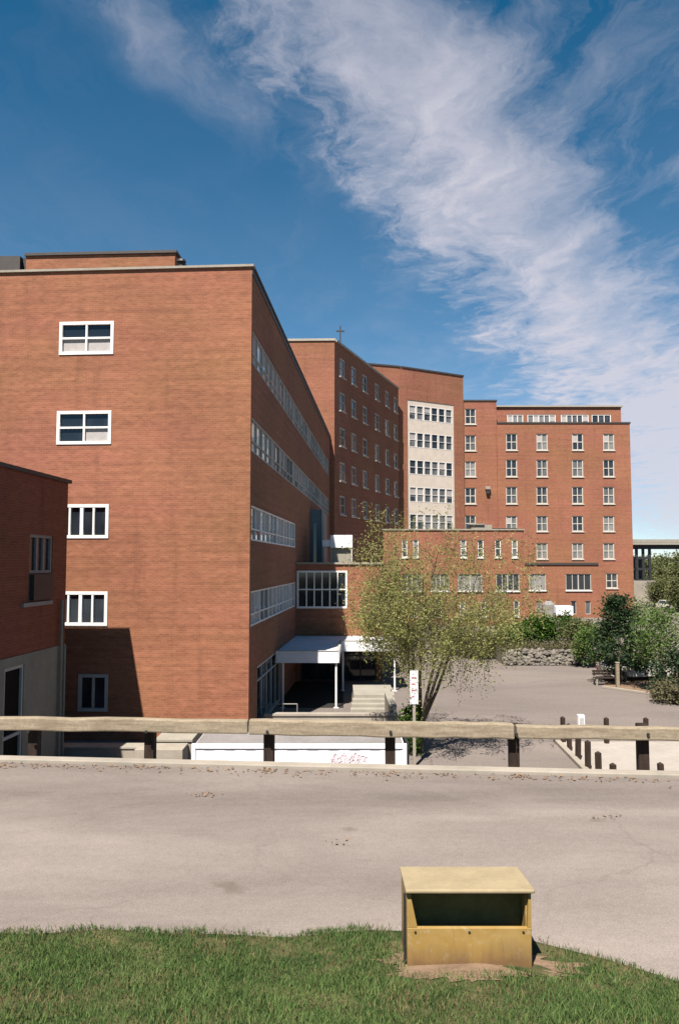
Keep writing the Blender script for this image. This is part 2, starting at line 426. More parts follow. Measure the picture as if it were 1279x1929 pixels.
def offs(A, B, k):
    """line A-B moved outward by k"""
    A, B = Vector((A[0], A[1])), Vector((B[0], B[1])); d = (B - A).normalized(); n = Vector((d.y, -d.x))
    return A + n * k, B + n * k
def along(A, B, u):
    A, B = Vector((A[0], A[1])), Vector((B[0], B[1])); return A + (B - A).normalized() * u
def strip(mb, A, B, z0, z1, out_, inn=.25, e0=0.0, e1=0.0):
    """horizontal bar along the wall top (coping, ledge)"""
    A, B = Vector((A[0], A[1])), Vector((B[0], B[1])); d = (B - A).normalized(); n = Vector((d.y, -d.x))
    a, b = A - d * e0, B + d * e1
    c = [a + n * out_, b + n * out_, b - n * inn, a - n * inn]
    i = len(mb.V); mb.V += [(q.x, q.y, z0) for q in c] + [(q.x, q.y, z1) for q in c]
    for f in ((0, 3, 2, 1), (4, 5, 6, 7), (0, 1, 5, 4), (1, 2, 6, 5), (2, 3, 7, 6), (3, 0, 4, 7)): mb.F.append(tuple(i + k for k in f))
def flat(mb, pts, z): mb.poly([(p[0], p[1], z) for p in pts])

# ------------------------------------------------------------------ ground
mb = MB(); mb.poly([(-900, -60, 0), (900, -60, 0), (900, 1800, 0), (-900, 1800, 0)])
tag(build(mb, 'ground', M['yard']), kind='structure')
EDGE = lambda x: 11.45 - .088 * x                                  # far edge of the upper road
RZ = 4.2
mb = MB()
xs = [-30 + 2 * i for i in range(31)]
for a, b in zip(xs[:-1], xs[1:]):
    mb.poly([(a, 1.0, RZ), (b, 1.0, RZ), (b, EDGE(b) - .22, RZ), (a, EDGE(a) - .22, RZ)])
tag(build(mb, 'road', M['road']), kind='structure')
mb = MB()                                                           # kerb and the retaining wall below it
A, B = Vector((-30, EDGE(-30))), Vector((30, EDGE(30)))
strip(mb, A, B, RZ - .25, RZ + .09, 0, .0, 0, 0)
mb = MB(); strip(mb, B, A, RZ - .2, RZ + .045, 0.02, .20)
tag(build(mb, 'kerb', M['concrete_pale'], bevel=.012), kind='structure')
mb = MB(); strip(mb, B, A, -.2, RZ - .203, 0.0, .4)
tag(build(mb, 'retaining_wall', M['concrete']), 'bare concrete retaining wall under the timber edged upper road', 'wall')

def bank_edge(x):
    e = 6.40 + .03 * math.sin(2.1 * x) + .02 * math.sin(6.3 * x + 1)
    if x > 1.35: e -= .74 * ((x - 1.35) / 1.15) ** 1.2
    return e
def bank_z(x, y):
    t = max(0.0, bank_edge(x) - .25 - y)
    return RZ + .02 + .235 * t * (t / (t + .35)) + .012 * math.sin(3 * x + y * 2)
V, Fc = [], []
NX, NY = 120, 36
for i in range(NX + 1):
    x = -12 + 24 * i / NX
    for j in range(NY + 1):
        e = bank_edge(x); y = e - (e - 0.4) * (j / NY) ** 1.3
        z = bank_z(x, y) if j else RZ - .03
        V.append((x, y, z))
for i in range(NX):
    for j in range(NY):
        a = i * (NY + 1) + j; Fc.append((a, a + NY + 1, a + NY + 2, a + 1)[::-1])
m, t, b = pbr('lawn_soil', .95, .1)
tcn = t.add('ShaderNodeTexCoord'); n1 = t.noise(tcn.outputs['Object'], 3.0, 6, .65); n2 = t.noise(tcn.outputs['Object'], 40, 3, .6)
c = t.mix(t.rng(n1, .42, .68), (.02, .036, .010, 1), (.105, .08, .042, 1))
t.put(b.inputs['Base Color'], t.mix(1.0, c, t.mix(n2, (.7, .7, .7, 1), (1.2, 1.2, 1.2, 1)), 'MULTIPLY'))
lawn = link('lawn', newmesh('lawn', V, Fc, m)); tag(lawn, kind='structure')
for p in lawn.data.polygons: p.use_smooth = True

# grass blades
BINX0, BINX1, BINY = .50, 1.46, 5.72
def blades(name, mat, N, hmin, hmax, seed, keep, wid=.006):
    rg = np.random.default_rng(seed)
    x = rg.uniform(-4.2, 4.6, N); y = rg.uniform(3.3, 6.5, N)
    e = np.array([bank_edge(q) for q in x]); rag = rg.normal(0, .03, N) + .05 * np.sin(x * 9.1 + np.sin(x * 23)) * np.sin(x * 4.3)
    k = (y < e + rag - .0) & keep(x, y, rg, N)
    x, y = x[k], y[k]; N = len(x)
    z = np.array([bank_z(a, b_) for a, b_ in zip(x, y)])
    z = np.where(y > np.array([bank_edge(q) for q in x]), RZ, z)
    h = rg.uniform(hmin, hmax, N) * (.75 + .45 * (np.sin(x * 5.1 + np.cos(y * 7)) * .5 + .5)); a = rg.uniform(0, 2 * math.pi, N)
    lean = rg.uniform(.15, .9, N) * h; la = rg.uniform(0, 2 * math.pi, N)
    wx, wy = np.cos(a) * wid, np.sin(a) * wid
    base = np.stack([x, y, z - .01], 1); wv = np.stack([wx, wy, 0 * wx], 1)
    mid = base + np.stack([np.cos(la) * lean * .35, np.sin(la) * lean * .35, h * .62], 1)
    tip = base + np.stack([np.cos(la) * lean, np.sin(la) * lean, h], 1)
    V = np.stack([base - wv, base + wv, mid + wv * .75, mid - wv * .75, tip], 1).reshape(-1, 3)
    i = np.arange(N) * 5
    me = bpy.data.meshes.new(name)
    me.vertices.add(len(V)); me.vertices.foreach_set('co', V.astype('f').ravel())
    loops = np.stack([i, i + 1, i + 2, i + 3, i + 3, i + 2, i + 4], 1).ravel().astype('i')
    me.loops.add(len(loops)); me.loops.foreach_set('vertex_index', loops)
    st = np.stack([np.arange(N) * 7, np.arange(N) * 7 + 4], 1).ravel().astype('i')
    me.polygons.add(2 * N); me.polygons.foreach_set('loop_start', st)
    me.update(calc_edges=True); me.validate(); me.materials.append(mat)
    return link(name, me)
def patch(x, y): return np.sin(2.3 * x + 1.1 * np.sin(3.1 * y)) * np.cos(3.7 * y + .8 * np.sin(2.2 * x))
def not_bin(x, y):
    d = np.hypot(np.maximum(0, np.maximum(BINX0 - .02 - x, x - BINX1 - .10)), np.maximum(0, (BINY - .16) - y))
    return d
g1 = blades('grass', M['grass'], 190000, .022, .062, 3, lambda x, y, r, N: (not_bin(x, y) > r.uniform(.0, 1, N) ** 2 * .42) & (patch(x, y) < r.uniform(-.15, 1.2, N)), .0032)
tag(g1, kind='stuff')
g2 = blades('dry_grass', M['straw'], 42000, .02, .052, 5, lambda x, y, r, N: (not_bin(x, y) > r.uniform(.0, 1, N) ** 2 * .26) & ((patch(x, y) > r.uniform(-.3, 1.0, N)) | (r.uniform(0, 1, N) < .16)), .003)
tag(g2, kind='stuff')
mb = MB()                                                           # bare dirt round the bin
n = 140; ring = []; rd = random.Random(4)
for k in range(n):
    a = 2 * math.pi * k / n; rr = 1 + .10 * math.sin(3 * a + 1) + .08 * math.sin(7 * a) + .06 * math.sin(17 * a + 2) + rd.uniform(-.09, .09)
    ring.append((1.0 + .70 * rr * math.cos(a), 5.74 + .36 * rr * math.sin(a)))
for k in range(n):
    a, b = ring[k], ring[(k + 1) % n]
    mb.poly([(x, y, max(bank_z(x, y), RZ) + h) for x, y, h in ((.98, 5.76, .012), (a[0], a[1], .006), (b[0], b[1], .006))])
tag(build(mb, 'dirt', M['soil']), kind='stuff')

# leaf litter along the kerb
rg = np.random.default_rng(11); V, Fc = [], []
def litter(x, y, s):
    a = rg.uniform(0, 6.28); d = Vector((math.cos(a), math.sin(a), 0)) * s; e = Vector((-d.y, d.x, 0)) * .6
    p = Vector((x, y, RZ + .012)); i = len(V)
    V.extend([p - d, p + e + Vector((0, 0, rg.uniform(0, .02))), p + d + Vector((0, 0, rg.uniform(0, .03))), p - e]); Fc.append((i, i + 1, i + 2, i + 3))
for k in range(420):
    x = rg.uniform(-6, 6); y = EDGE(x) - .26 - abs(rg.normal(0, .16)); litter(x, y, rg.uniform(.012, .035))
for cx_, cy_, n_ in ((-1.75, 10.05, 22), (-5.0, 11.4, 30), (-2.9, 11.35, 24), (-1.05, 11.2, 34), (.72, 11.05, 24), (2.5, 10.9, 24), (3.1, 9.2, 10), (-.05, 8.4, 6)):
    for k in range(n_): litter(cx_ + rg.normal(0, .10), cy_ + rg.normal(0, .07), rg.uniform(.01, .03))
tag(link('leaf_litter', newmesh('leaf_litter', V, Fc, M['soil'])), kind='stuff')

# ------------------------------------------------------------------ long brick building on the left
VPD = .0632                                                        # dx/dy of its long side
C0 = P(471, 1000, 31.0); C = Vector((C0.x, 31.0))
E = C + Vector((VPD, 1)) * 43.0                                     # far end of the long side
Lf = C + Vector((-1, VPD)) * 24.0                                   # left end of the gable wall
ZT = P(476, 503, 31.0).z
bld = thing('brick_building', (C.x, C.y, 0), 'large red brick building with a blank sunlit end wall and long ribbon windows', 'building')
holes_f = [rect_px(113, 606, 215, 668, Lf, C), rect_px(108, 774, 210.5, 837, Lf, C), rect_px(104, 950, 205.5, 1014, Lf, C), rect_px(101, 1114, 203.5, 1179, Lf, C), rect_px(148, 1270, 204, 1340, Lf, C)]
u0 = min(h[0] for h in holes_f[:4]); u1 = max(h[1] for h in holes_f[:4])
_, zt = UZ(472, 613, C, E); bands = []
for (ya, yb, far) in ((616, 680, None), (783, 849, None), (951, 1018, 557), (1114, 1181, 557)):
    _, za = UZ(473, yb, C, E); _, zb = UZ(473, ya, C, E)
    L = (E - C).length
    bands.append((.28, L - 1.2 if far is None else UZ(far, 1050, C, E)[0] - .1, za, zb))
_, zd = UZ(478, 1262, C, E)
doorh = (2.0, 9.2, .05, 2.75)
mb = MB(); wall(mb, Lf, C, -.1, ZT, holes_f, .12)
wall(mb, C, E, -.1, ZT, bands + [doorh], .12)
back = E + Vector((-1, VPD)) * 24.0
wall(mb, E, back, -.1, ZT); wall(mb, back, Lf, -.1, ZT)
build(mb, 'wall', M['brick'], bld)
mb = MB(); strip(mb, Lf, C, ZT + .002, ZT + .10, .09, .3, 0, .09)
build(mb, 'end_coping', M['concrete_pale'], bld)
mb = MB(); strip(mb, along(C, E, .30), E, ZT + .002, ZT + .10, .09, .3)
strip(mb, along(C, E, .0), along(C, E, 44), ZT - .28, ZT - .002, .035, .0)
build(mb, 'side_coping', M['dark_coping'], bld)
mb = MB(); flat(mb, [C, E, back, Lf], ZT - .5); build(mb, 'roof', M['roof'], bld)
styles = [dict(cols=2, rows=2, blinds=[(0, .5, 0, .48), (.5, 1, 0, .48)]), dict(cols=2, rows=2, blinds=[(.5, 1, 0, .46)]), dict(cols=4, rows=1), dict(cols=4, rows=1), dict(cols=2, rows=1)]
for i, (h, s_) in enumerate(zip(holes_f, styles)):
    window(bld, Lf, C, h, fw=.13, mw=.08, back=.09, thick=.11, proud=.02, sill=0, frame='white' if i < 4 else 'grey_frame', **s_)
for bi, bnd in enumerate(bands):
    L = bnd[1] - bnd[0]; n = max(1, round(L / 2.72)); w_ = L / n
    for k in range(n):
        hole = (bnd[0] + w_ * k, bnd[0] + w_ * (k + 1), bnd[2], bnd[3])
        bl = []
        if rnd.random() < .35: bl.append((0, .5, rnd.choice([.0, .3, .55]), 1))
        if rnd.random() < .35: bl.append((.5, 1, rnd.choice([.0, .3, .55]), 1))
        window(bld, C, E, hole, cols=2, rows=2, split=(.32,), fw=.075, mw=.06, back=.11, thick=.09, pane='pane_blue', frame='grey_frame' if bi < 2 else 'white', blinds=bl)
# entrance glazing on the long side
g = window(bld, C, E, doorh, cols=5, rows=1, split=(.78,), fw=.09, mw=.07, back=.10, thick=.09, pane='pane', frame='grey_frame')
# roof house behind the parapet
pa, pb_ = P(50, 492, 37.5), P(330, 490, 37.1); zt = P(190, 480, 37.3).z
A, B = Vector((pa.x, pa.y)), Vector((pb_.x, pb_.y)); inn = Vector((VPD, 1)) * 6
mb = MB()
for a, b in ((A, B), (B, B + inn), (B + inn, A + inn), (A + inn, A)): wall(mb, a, b, ZT - .5, zt)
ph = build(mb, 'roof_house', M['brick'], bld)
mb = MB(); strip(mb, A, B, zt + .002, zt + .14, .10, 6.0, .05, .10); build(mb, 'roof_slab', M['dark_coping'], ph)
pc = P(-60, 505, 38.0); pd = P(44, 492, 37.6)
mb = MB(); mb.box(pc.x, pd.x - .15, 37.6, 40, ZT - .5, P(20, 485, 37.8).z)
build(mb, 'louvre_house', M['dark_coping'], bld)
mb = MB(); mb.box(pd.x - .12, pd.x + .10, 37.9, 38.3, ZT - .5, P(20, 483, 37.8).z); build(mb, 'flue', M['dark_metal'], bld)
q = P(342, 494, 36.5); mb = MB(); mb.tube((q.x, q.y, ZT - .5), (q.x, q.y, q.z), .14, .14, 10); mb.tube((q.x, q.y, q.z), (q.x, q.y, q.z + .12), .24, .20, 10)
build(mb, 'roof_vent', M['dark_metal'], bld)
# down pipe at the far end of the long side
q = along(C, E, 43.3)
mb = MB(); mb.box(q.x - .1, q.x + .34, q.y - .1, q.y + .25, 0, P(624, 826, q.y).z); build(mb, 'downpipe', M['grey_sheet'], bld)

# ------------------------------------------------------------------ small dark annex at the left edge
YE = 27.75
q = P(126, 1050, YE); AE = Vector((q.x, YE)); AS = AE - Vector((VPD, 1)) * 14.6
ZA = P(128, 911, YE).z; ZB = P(123, 1213, YE).z
ann = thing('annex_building', (AE.x, AE.y, 0), 'shaded low brick annex on a concrete base at the left edge', 'building')
hw = rect_px(56, 1008, 99, 1131, AS, AE); hd = rect_px(6, 1256, 43, 1400, AS, AE); hd = (hd[0], hd[1], .05, hd[3])
mb = MB(); wall(mb, AS, AE, ZB, ZA, [hw], .16)
AL, ASL = AE + Vector((-1, VPD)) * 14, AS + Vector((-1, VPD)) * 14
wall(mb, AE, AL, ZB, ZA); wall(mb, ASL, AS, ZB, ZA); wall(mb, AL, ASL, ZB, ZA)
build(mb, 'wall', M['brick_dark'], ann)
mb = MB(); a, b = offs(AS, AE, .03); wall(mb, a, b, -.1, ZB - .002, [hd], .16)
a2, b2 = AE + Vector((.03, .03)), AL; wall(mb, b, Vector((AL.x, AL.y + .03)), -.1, ZB - .002)
wall(mb, Vector((ASL.x, ASL.y - .03)), a, -.1, ZB - .002); flat(mb, [a, b, AL, ASL], ZB - .003)
build(mb, 'base', M['concrete_base'], ann)
mb = MB(); strip(mb, AS, AE, ZA + .002, ZA + .13, .10, .3, 0, .1); strip(mb, AE, AL, ZA + .002, ZA + .13, .1, .3, -.31, 0)
build(mb, 'coping', M['dark_coping'], ann)
mb = MB(); flat(mb, [AS, AE, AL, ASL], ZA - .3); build(mb, 'roof', M['roof'], ann)
zmid = hw[2] + (hw[3] - hw[2]) * .42
window(ann, AS, AE, (hw[0], hw[1], zmid, hw[3]), cols=3, rows=1, fw=.09, mw=.09, back=.13, thick=.10, frame='grey_sheet', pane='pane')
wl = MB(); a = along(AS, AE, hw[0]); b = along(AS, AE, hw[1])
wall(wl, a, b, hw[2], zmid - .004); 
for i in range(7): 
    zz_ = hw[2] + (zmid - hw[2]) * (i + .5) / 7
    strip(wl, a, b, zz_ - .02, zz_ + .02, .015, .0)
strip(wl, a, b, hw[2] + .03, zmid - .05, .12, -.003, -.12, -.12)
build(wl, 'air_conditioner', M['dark_metal'], ann)
mb = MB(); a, b = along(AS, AE, hw[0] - .5), along(AS, AE, hw[1] - .1); strip(mb, a, b, hw[2] - .16, hw[2] - .03, .10, .0); build(mb, 'sill', M['grey_sheet'], ann)
a, b = offs(AS, AE, .03)
window(ann, a, b, hd, cols=1, rows=1, split=(.45,), fw=.10, mw=.1, back=.12, thick=.09, frame='grey_frame', pane='interior', label='dark glazed basement door in a pale frame')
for uu in (.25, .55):
    q = along(AS, AE, (AE - AS).length - uu); n_ = Vector((1, -VPD)) * .12
    mb = MB(); mb.tube((q.x + n_.x, q.y + n_.y, 0), (q.x + n_.x, q.y + n_.y, ZB + (.0 if uu < .4 else 1.6)), .05, .05, 8)
    build(mb, 'pipe', M['concrete_base'], ann)

# ------------------------------------------------------------------ tower wing
q = P(630, 800, 73.6); TC = Vector((q.x, q.y)); q = P(750.5, 800, 94.6); TE = Vector((q.x, q.y))
ZTW = P(631, 642, 73.6).z
tow = thing('tower_wing', (TC.x, TC.y, 0), 'tall dark sided brick wing with columns of sash windows and a roof cross', 'building')
dT = (TE - TC).normalized(); nT = Vector((dT.y, -dT.x)); TL = TC + Vector((-20, .6))
wins = []
sillz = [UZ(646, y, TC, TE)[1] for y in (712, 776, 842, 907, 970)]
for cxp in (645, 666.5, 687.5, 710.5, 729.5, 745.5):
    uc, _ = UZ(cxp, 850, TC, TE)
    for z in sillz: wins.append((uc - .78, uc + .78, z, z + 1.9))
mb = MB(); wall(mb, TL, TC, 0, ZTW); wall(mb, TC, TE, 0, ZTW, wins, .22)
TB = TE + Vector((-18, 6)); wall(mb, TE, TB, 0, ZTW); wall(mb, TB, TL, 0, ZTW)
build(mb, 'wall', M['brick_far'], tow)
mb = MB(); strip(mb, TL, TC, ZTW + .002, ZTW + .22, .12, .4, 0, .1); strip(mb, TC, TE, ZTW + .002, ZTW + .22, .12, .4, -.41, 0)
build(mb, 'coping', M['coping'], tow)
mb = MB(); flat(mb, [TL, TC, TE, TB], ZTW - .4); build(mb, 'roof', M['roof'], tow)
for h in wins: window(tow, TC, TE, h, cols=1, rows=2, fw=.17, mw=.08, back=.16, thick=.12, frame='grey_frame', pane='pane_far', sill=.16)
q = P(641, 640, 76.5)
mb = MB(); zc = ZTW - .4; zt = P(641, 614, 76.5).z
mb.box(q.x - .07, q.x + .07, q.y - .07, q.y + .07, zc, zt); za = zt - .55
mb.box(q.x - .42, q.x - .072, q.y - .065, q.y + .065, za - .07, za + .07); mb.box(q.x + .072, q.x + .42, q.y - .065, q.y + .065, za - .07, za + .07)
build(mb, 'cross', M['dark_metal'], tow)

# ------------------------------------------------------------------ far block with the cream window bay
q = P(690, 800, 94.6); B0 = Vector((q.x - 1.5, q.y - .5)); q = P(752.5, 800, 96.0); B1 = Vector((q.x, q.y)); q = P(873, 800, 100.9); B2 = Vector((q.x, q.y))
ZBAY = P(752, 692, 96.0).z
far = thing('hospital_block', (B2.x, B2.y, 0), 'far sunlit seven storey brick block with rows of windows and a cream bay', 'building')
# cream bay
cream = rect_px(768, 758, 855.5, 1000, B1, B2); cream = (cream[0], cream[1], cream[2] - 3, cream[3])
mb = MB(); wall(mb, B0, B1, 0, ZBAY); wall(mb, B1, B2, 0, ZBAY, [cream], .10)
D1, D0 = B2 + Vector((-.5, 12)), B0 + Vector((-1, 10)); wall(mb, B2, D1, 0, ZBAY); wall(mb, D0, B0, 0, ZBAY)
build(mb, 'bay_wall', M['brick_far'], far)
mb = MB(); strip(mb, B0, B1, ZBAY + .002, ZBAY + .2, .1, .3, 0, .1); strip(mb, B1, B2, ZBAY + .002, ZBAY + .2, .1, .3, -.31, .1); build(mb, 'bay_coping', M['dark_coping'], far)
mb = MB(); flat(mb, [B0, B1, B2, D1, D0], ZBAY - .3); build(mb, 'bay_roof', M['roof'], far)
a, b = offs(B1, B2, -.06); mb = MB(); ch = []
for (ya, yb) in ((763, 789), (815, 842), (866, 893), (917, 945), (968, 997)):
    for x in (771.5, 785.5, 799.5, 813.5, 827.5, 842): ch.append(None)
rowz = [(UZ(775, yb, a, b)[1], UZ(775, ya, a, b)[1]) for ya, yb in ((763, 790), (814, 842), (866, 893), (917, 945), (968, 997))]
cu0, cu1 = cream[0] + .22, cream[1] - .22; cw = (cu1 - cu0) / 6; ch = []
for z0, z1 in rowz:
    for k in range(6): ch.append((cu0 + cw * k + .05, cu0 + cw * (k + 1) - .05, z0, z1))
sub = MB(); pa, pb_ = along(a, b, cream[0]), along(a, b, cream[1])
wall(sub, pa, pb_, cream[2], cream[3], [(h[0] - cream[0], h[1] - cream[0], h[2], h[3]) for h in ch], .12)
build(sub, 'cream_panel', M['cream'], far)
for h in ch:
    bl = [(0, 1, rnd.choice([.35, .6]), 1)] if rnd.random() < .22 else []
    window(far, a, b, h, cols=1, rows=2, fw=.07, mw=.05, back=.10, thick=.10, proud=.02, frame='white', pane='pane_far', blinds=bl)
# stair section
Y3 = 101.2; S0 = Vector((B2.x + .02, Y3)); q = P(935, 800, Y3); S1 = Vector((q.x, Y3)); ZS = P(900, 756, Y3).z
h3 = [rect_px(875.5, y0, 896, y1, S0, S1) for y0, y1 in ((770, 799), (820, 849), (869, 898), (919, 949), (971, 1001))]
mb = MB(); wall(mb, S0, S1, 0, ZS, h3, .2); wall(mb, S1, S1 + Vector((0, 12)), 0, ZS)
build(mb, 'stair_wall', M['brick_far'], far)
mb = MB(); strip(mb, S0, S1, ZS + .002, ZS + .2, .1, .3, 0, .1); build(mb, 'stair_coping', M['dark_coping'], far)
# main right section
Y4 = 101.0; R0 = Vector((S1.x - .02, Y4)); q = P(1188, 900, Y4); R1 = Vector((q.x, Y4)); ZR = P(1060, 798, Y4).z
h4 = []
rows4 = ((817, 848), (866, 898), (917, 949), (972, 1001), (1023, 1053))
for ci, xc in enumerate((963.2, 1020.5, 1087.5, 1146)):
    for ri, (y0, y1) in enumerate(rows4):
        if ci == 0 and ri == 4: continue
        h4.append(rect_px(xc - 10.5, y0, xc + 10.5, y1, R0, R1) + ('w',))
med = {}
for ci in range(4):                                                # true the columns up
    pass
bandw = [rect_px(996, 1081, 1028, 1112, R0, R1) + ('b',), rect_px(1065, 1081, 1113, 1112, R0, R1) + ('b',), rect_px(1141, 1080, 1163, 1108, R0, R1) + ('w',)]
loww = [rect_px(x0, 1132, x1, 1157, R0, R1) + ('n',) for x0, x1 in ((1010, 1019), (1075, 1085), (1102, 1112))]
allh = h4 + bandw + loww
mb = MB(); wall(mb, R0, R1, -.3, ZR, [h[:4] for h in allh], .2)
RE = R1 + Vector((1.0, 26)); wall(mb, R1, RE, -.3, ZR); wall(mb, R0 + Vector((0, 14)), R0, -.3, ZR)
build(mb, 'main_wall', M['brick_far'], far)
mb = MB(); strip(mb, R0, R1, ZR + .002, ZR + .2, .1, .3, 0, .1)
q0, q1 = UZ(988, 1062, R0, R1), UZ(1126, 1062, R0, R1)
strip(mb, along(R0, R1, q0[0]), along(R0, R1, q1[0]), q0[1] - .14, q0[1] + .14, .14, .0)
build(mb, 'ledge', M['dark_coping'], far)
mb = MB(); flat(mb, [R0, R1, RE, R0 + Vector((0, 26))], ZR - .3); build(mb, 'roof', M['roof'], far)
for h in allh:
    k = h[4]
    bl = [(0, .5, .5, 1)] if rnd.random() < .12 else []
    if k == 'w': window(far, R0, R1, h, cols=2, rows=2, fw=.12, mw=.10, back=.18, thick=.10, frame='cream_frame', pane='pane_far', sill=.12, blinds=bl)
    elif k == 'b': window(far, R0, R1, h, cols=3 if h[1] - h[0] < 2.6 else 4, rows=1, fw=.10, mw=.09, back=.18, thick=.1, frame='grey_frame', pane='pane_far', sill=.15, sillmat='white')
    else: window(far, R0, R1, h, cols=1, rows=1, fw=.07, mw=.06, back=.18, thick=.08, frame='grey_frame', pane='pane_far')
for h in h3: window(far, S0, S1, h, cols=2, rows=2, fw=.12, mw=.10, back=.18, thick=.10, frame='cream_frame', pane='pane_far', sill=.12)
# penthouse
Y5 = 103.2; q0, q1 = P(935, 780, Y5), P(1169, 780, Y5); H0, H1 = Vector((q0.x, Y5)), Vector((q1.x, Y5)); ZP = P(1050, 767, Y5).z
hp = [rect_px(x0, 781, x1, 802, H0, H1) for x0, x1 in ((955, 985), (993, 1046), (1056, 1108), (1114, 1150))]
mb = MB(); wall(mb, H0, H1, ZR - .3, ZP, hp, .15); wall(mb, H1, H1 + Vector((0, 14)), ZR - .3, ZP); wall(mb, H0 + Vector((0, 14)), H0, ZR - .3, ZP)
pen = build(mb, 'penthouse', M['brick_far'], far)
mb = MB(); strip(mb, H0, H1, ZP + .002, ZP + .2, .25, 14, .1, .2); build(mb, 'penthouse_roof', M['coping'], far)
for h, n_ in zip(hp, (3, 5, 5, 3)):
    window(far, H0, H1, h, cols=n_, rows=1, fw=.10, mw=.10, back=.13, thick=.1, frame='white', pane='pane_far', blinds=[(i / n_, (i + 1) / n_, rnd.choice([0, .4]), 1) for i in range(n_) if rnd.random() < .4])
# wall lamp
q = P(918.5, 919, Y3 - .2); mb = MB(); mb.box(q.x - .32, q.x + .32, Y3 - .5, Y3 - .002, q.z - .25, q.z + .15)
lp = build(mb, 'wall_light', M['concrete_pale'], far, .06)
mb = MB(); mb.box(q.x - .22, q.x + .22, Y3 - .4, Y3 - .002, q.z - .8, q.z - .253); build(mb, 'lamp_box', M['dark_metal'], lp)

# ------------------------------------------------------------------ low wing in front of it
YL = 88.0; q0, q1 = P(716, 1010, YL), P(986, 1010, YL); W0, W1 = Vector((q0.x, YL)), Vector((q1.x, YL)); ZL = P(850, 999, YL).z
low_ = thing('low_wing', (W0.x, W0.y, 0), 'two storey flat roofed brick wing in front of the far block', 'building')
hl = [rect_px(x0, 1017, x1, 1050, W0, W1) + ('n',) for x0, x1 in ((757, 767), (778, 788), (867, 878), (899.5, 910.5), (932, 943), (963.5, 974.5))]
hl += [rect_px(x0, 1081, x1, 1113, W0, W1) + ('b',) for x0, x1 in ((757, 795), (812, 846), (862, 908), (934, 978))]
hl += [rect_px(x0, 1132, x1, 1161, W0, W1) + ('n',) for x0, x1 in ((775, 785), (822, 832), (866, 876), (905, 915), (967, 978))]
mb = MB(); wall(mb, W0, W1, -.3, ZL, [h[:4] for h in hl], .2)
WB = Vector((W1.x, 100.9)); wall(mb, W1, WB, -.3, ZL); wall(mb, Vector((W0.x, 96)), W0, -.3, ZL)
build(mb, 'wall', M['brick_far'], low_)
mb = MB(); strip(mb, W0, W1, ZL + .002, ZL + .16, .12, .35, 0, .1); build(mb, 'coping', M['concrete_pale'], low_)
mb = MB(); flat(mb, [W0, W1, WB, Vector((W0.x, 95.9))], ZL - .25); build(mb, 'roof', M['roof'], low_)
for h in hl:
    if h[4] == 'n': window(low_, W0, W1, h, cols=1, rows=2, fw=.10, mw=.07, back=.18, thick=.1, frame='white', pane='pane_far', sill=.12)
    else: window(low_, W0, W1, h, cols=4, rows=1, fw=.10, mw=.08, back=.18, thick=.1, frame='grey_frame', pane='pane_far', sill=.15, sillmat='white')
q = P(905, 990, 91)
un = thing('roof_unit', (q.x, 91, ZL - .25), 'pale boxy ventilation unit on the low wing roof', 'ventilation unit')
mb = MB(); mb.box(q.x - 1.25, q.x + 1.25, 90.4, 92, ZL - .1, ZL + .75); build(mb, 'casing', M['concrete_pale'], un, .03)
mb = MB(); mb.box(q.x - 1.4, q.x + .3, 90.2, 92.1, ZL + .753, ZL + .9); build(mb, 'lid', M['grey_sheet'], un)
mb = MB(); mb.box(q.x + 1.3, q.x + 4.3, 90.6, 91.6, ZL - .1, ZL + .38); mb.box(q.x + 2.4, q.x + 2.6, 90.5, 90.6, ZL - .25, ZL + .3); build(mb, 'duct', M['dark_metal'], un)

# ------------------------------------------------------------------ link between long building and tower
uL, _ = UZ(558, 1060, C, E); K0 = along(C, E, uL) + Vector((.002, 0)); YK = K0.y; K1 = Vector((2.6, YK))
ZK = P(640, 1063, YK).z
lnk = thing('link_building', (K0.x, K0.y, 0), 'low link building with a white framed grid window beside the long brick wall', 'building')
hk = rect_px(558.5, 1075, 654, 1146, K0, K1); hk = (.05, hk[1], hk[2], hk[3])
hdk = (.3, 4.9, .03, 2.1)
mb = MB(); wall(mb, K0, K1, -.1, ZK, [hk, hdk], .14); wall(mb, K1, K1 + Vector((0, 17)), -.1, ZK)
build(mb, 'wall', M['brick'], lnk)
mb = MB(); strip(mb, K0, K1, ZK + .002, ZK + .12, .1, .3, 0, .1); build(mb, 'coping', M['concrete_pale'], lnk)
mb = MB(); flat(mb, [K0, K1, K1 + Vector((0, 17)), along(C, E, uL + 17)], ZK - .02); build(mb, 'roof', M['roof'], lnk)
window(lnk, K0, K1, hk, cols=6, rows=2, fw=.11, mw=.07, back=.12, thick=.12, proud=.03, frame='white')
window(lnk, K0, K1, hdk, cols=5, rows=1, split=(.75,), fw=.08, mw=.08, back=.12, thick=.1, frame='dark_metal')
# blue grey roof room against the long wall
kx = along(C, E, uL + 8.5); y0 = kx.y; x1 = P(606, 1000, y0).x; zt = P(590, 960, y0).z
X0, X1 = Vector((kx.x + .02, y0)), Vector((x1, y0)); L = (X1 - X0).length
mb = MB(); hb = (L * .18, L * .62, ZK + .05, zt - .9)
wall(mb, X0, X1, ZK - .02, zt, [hb], .1); wall(mb, X1, X1 + Vector((.3, 6)), ZK - .02, zt); flat(mb, [X0, X1, X1 + Vector((.3, 6)), X0 + Vector((.36, 6))], zt)
rr = build(mb, 'roof_room', M['blue_metal'], lnk)
window(lnk, X0, X1, hb, cols=1, rows=1, fw=.07, mw=.05, back=.09, thick=.08, frame='blue_metal')
mb = MB(); mb.box(x1 + .004, x1 + .16, y0 - .06, y0 + .1, ZK, zt + .03); build(mb, 'corner_post', M['grey_frame'], lnk)
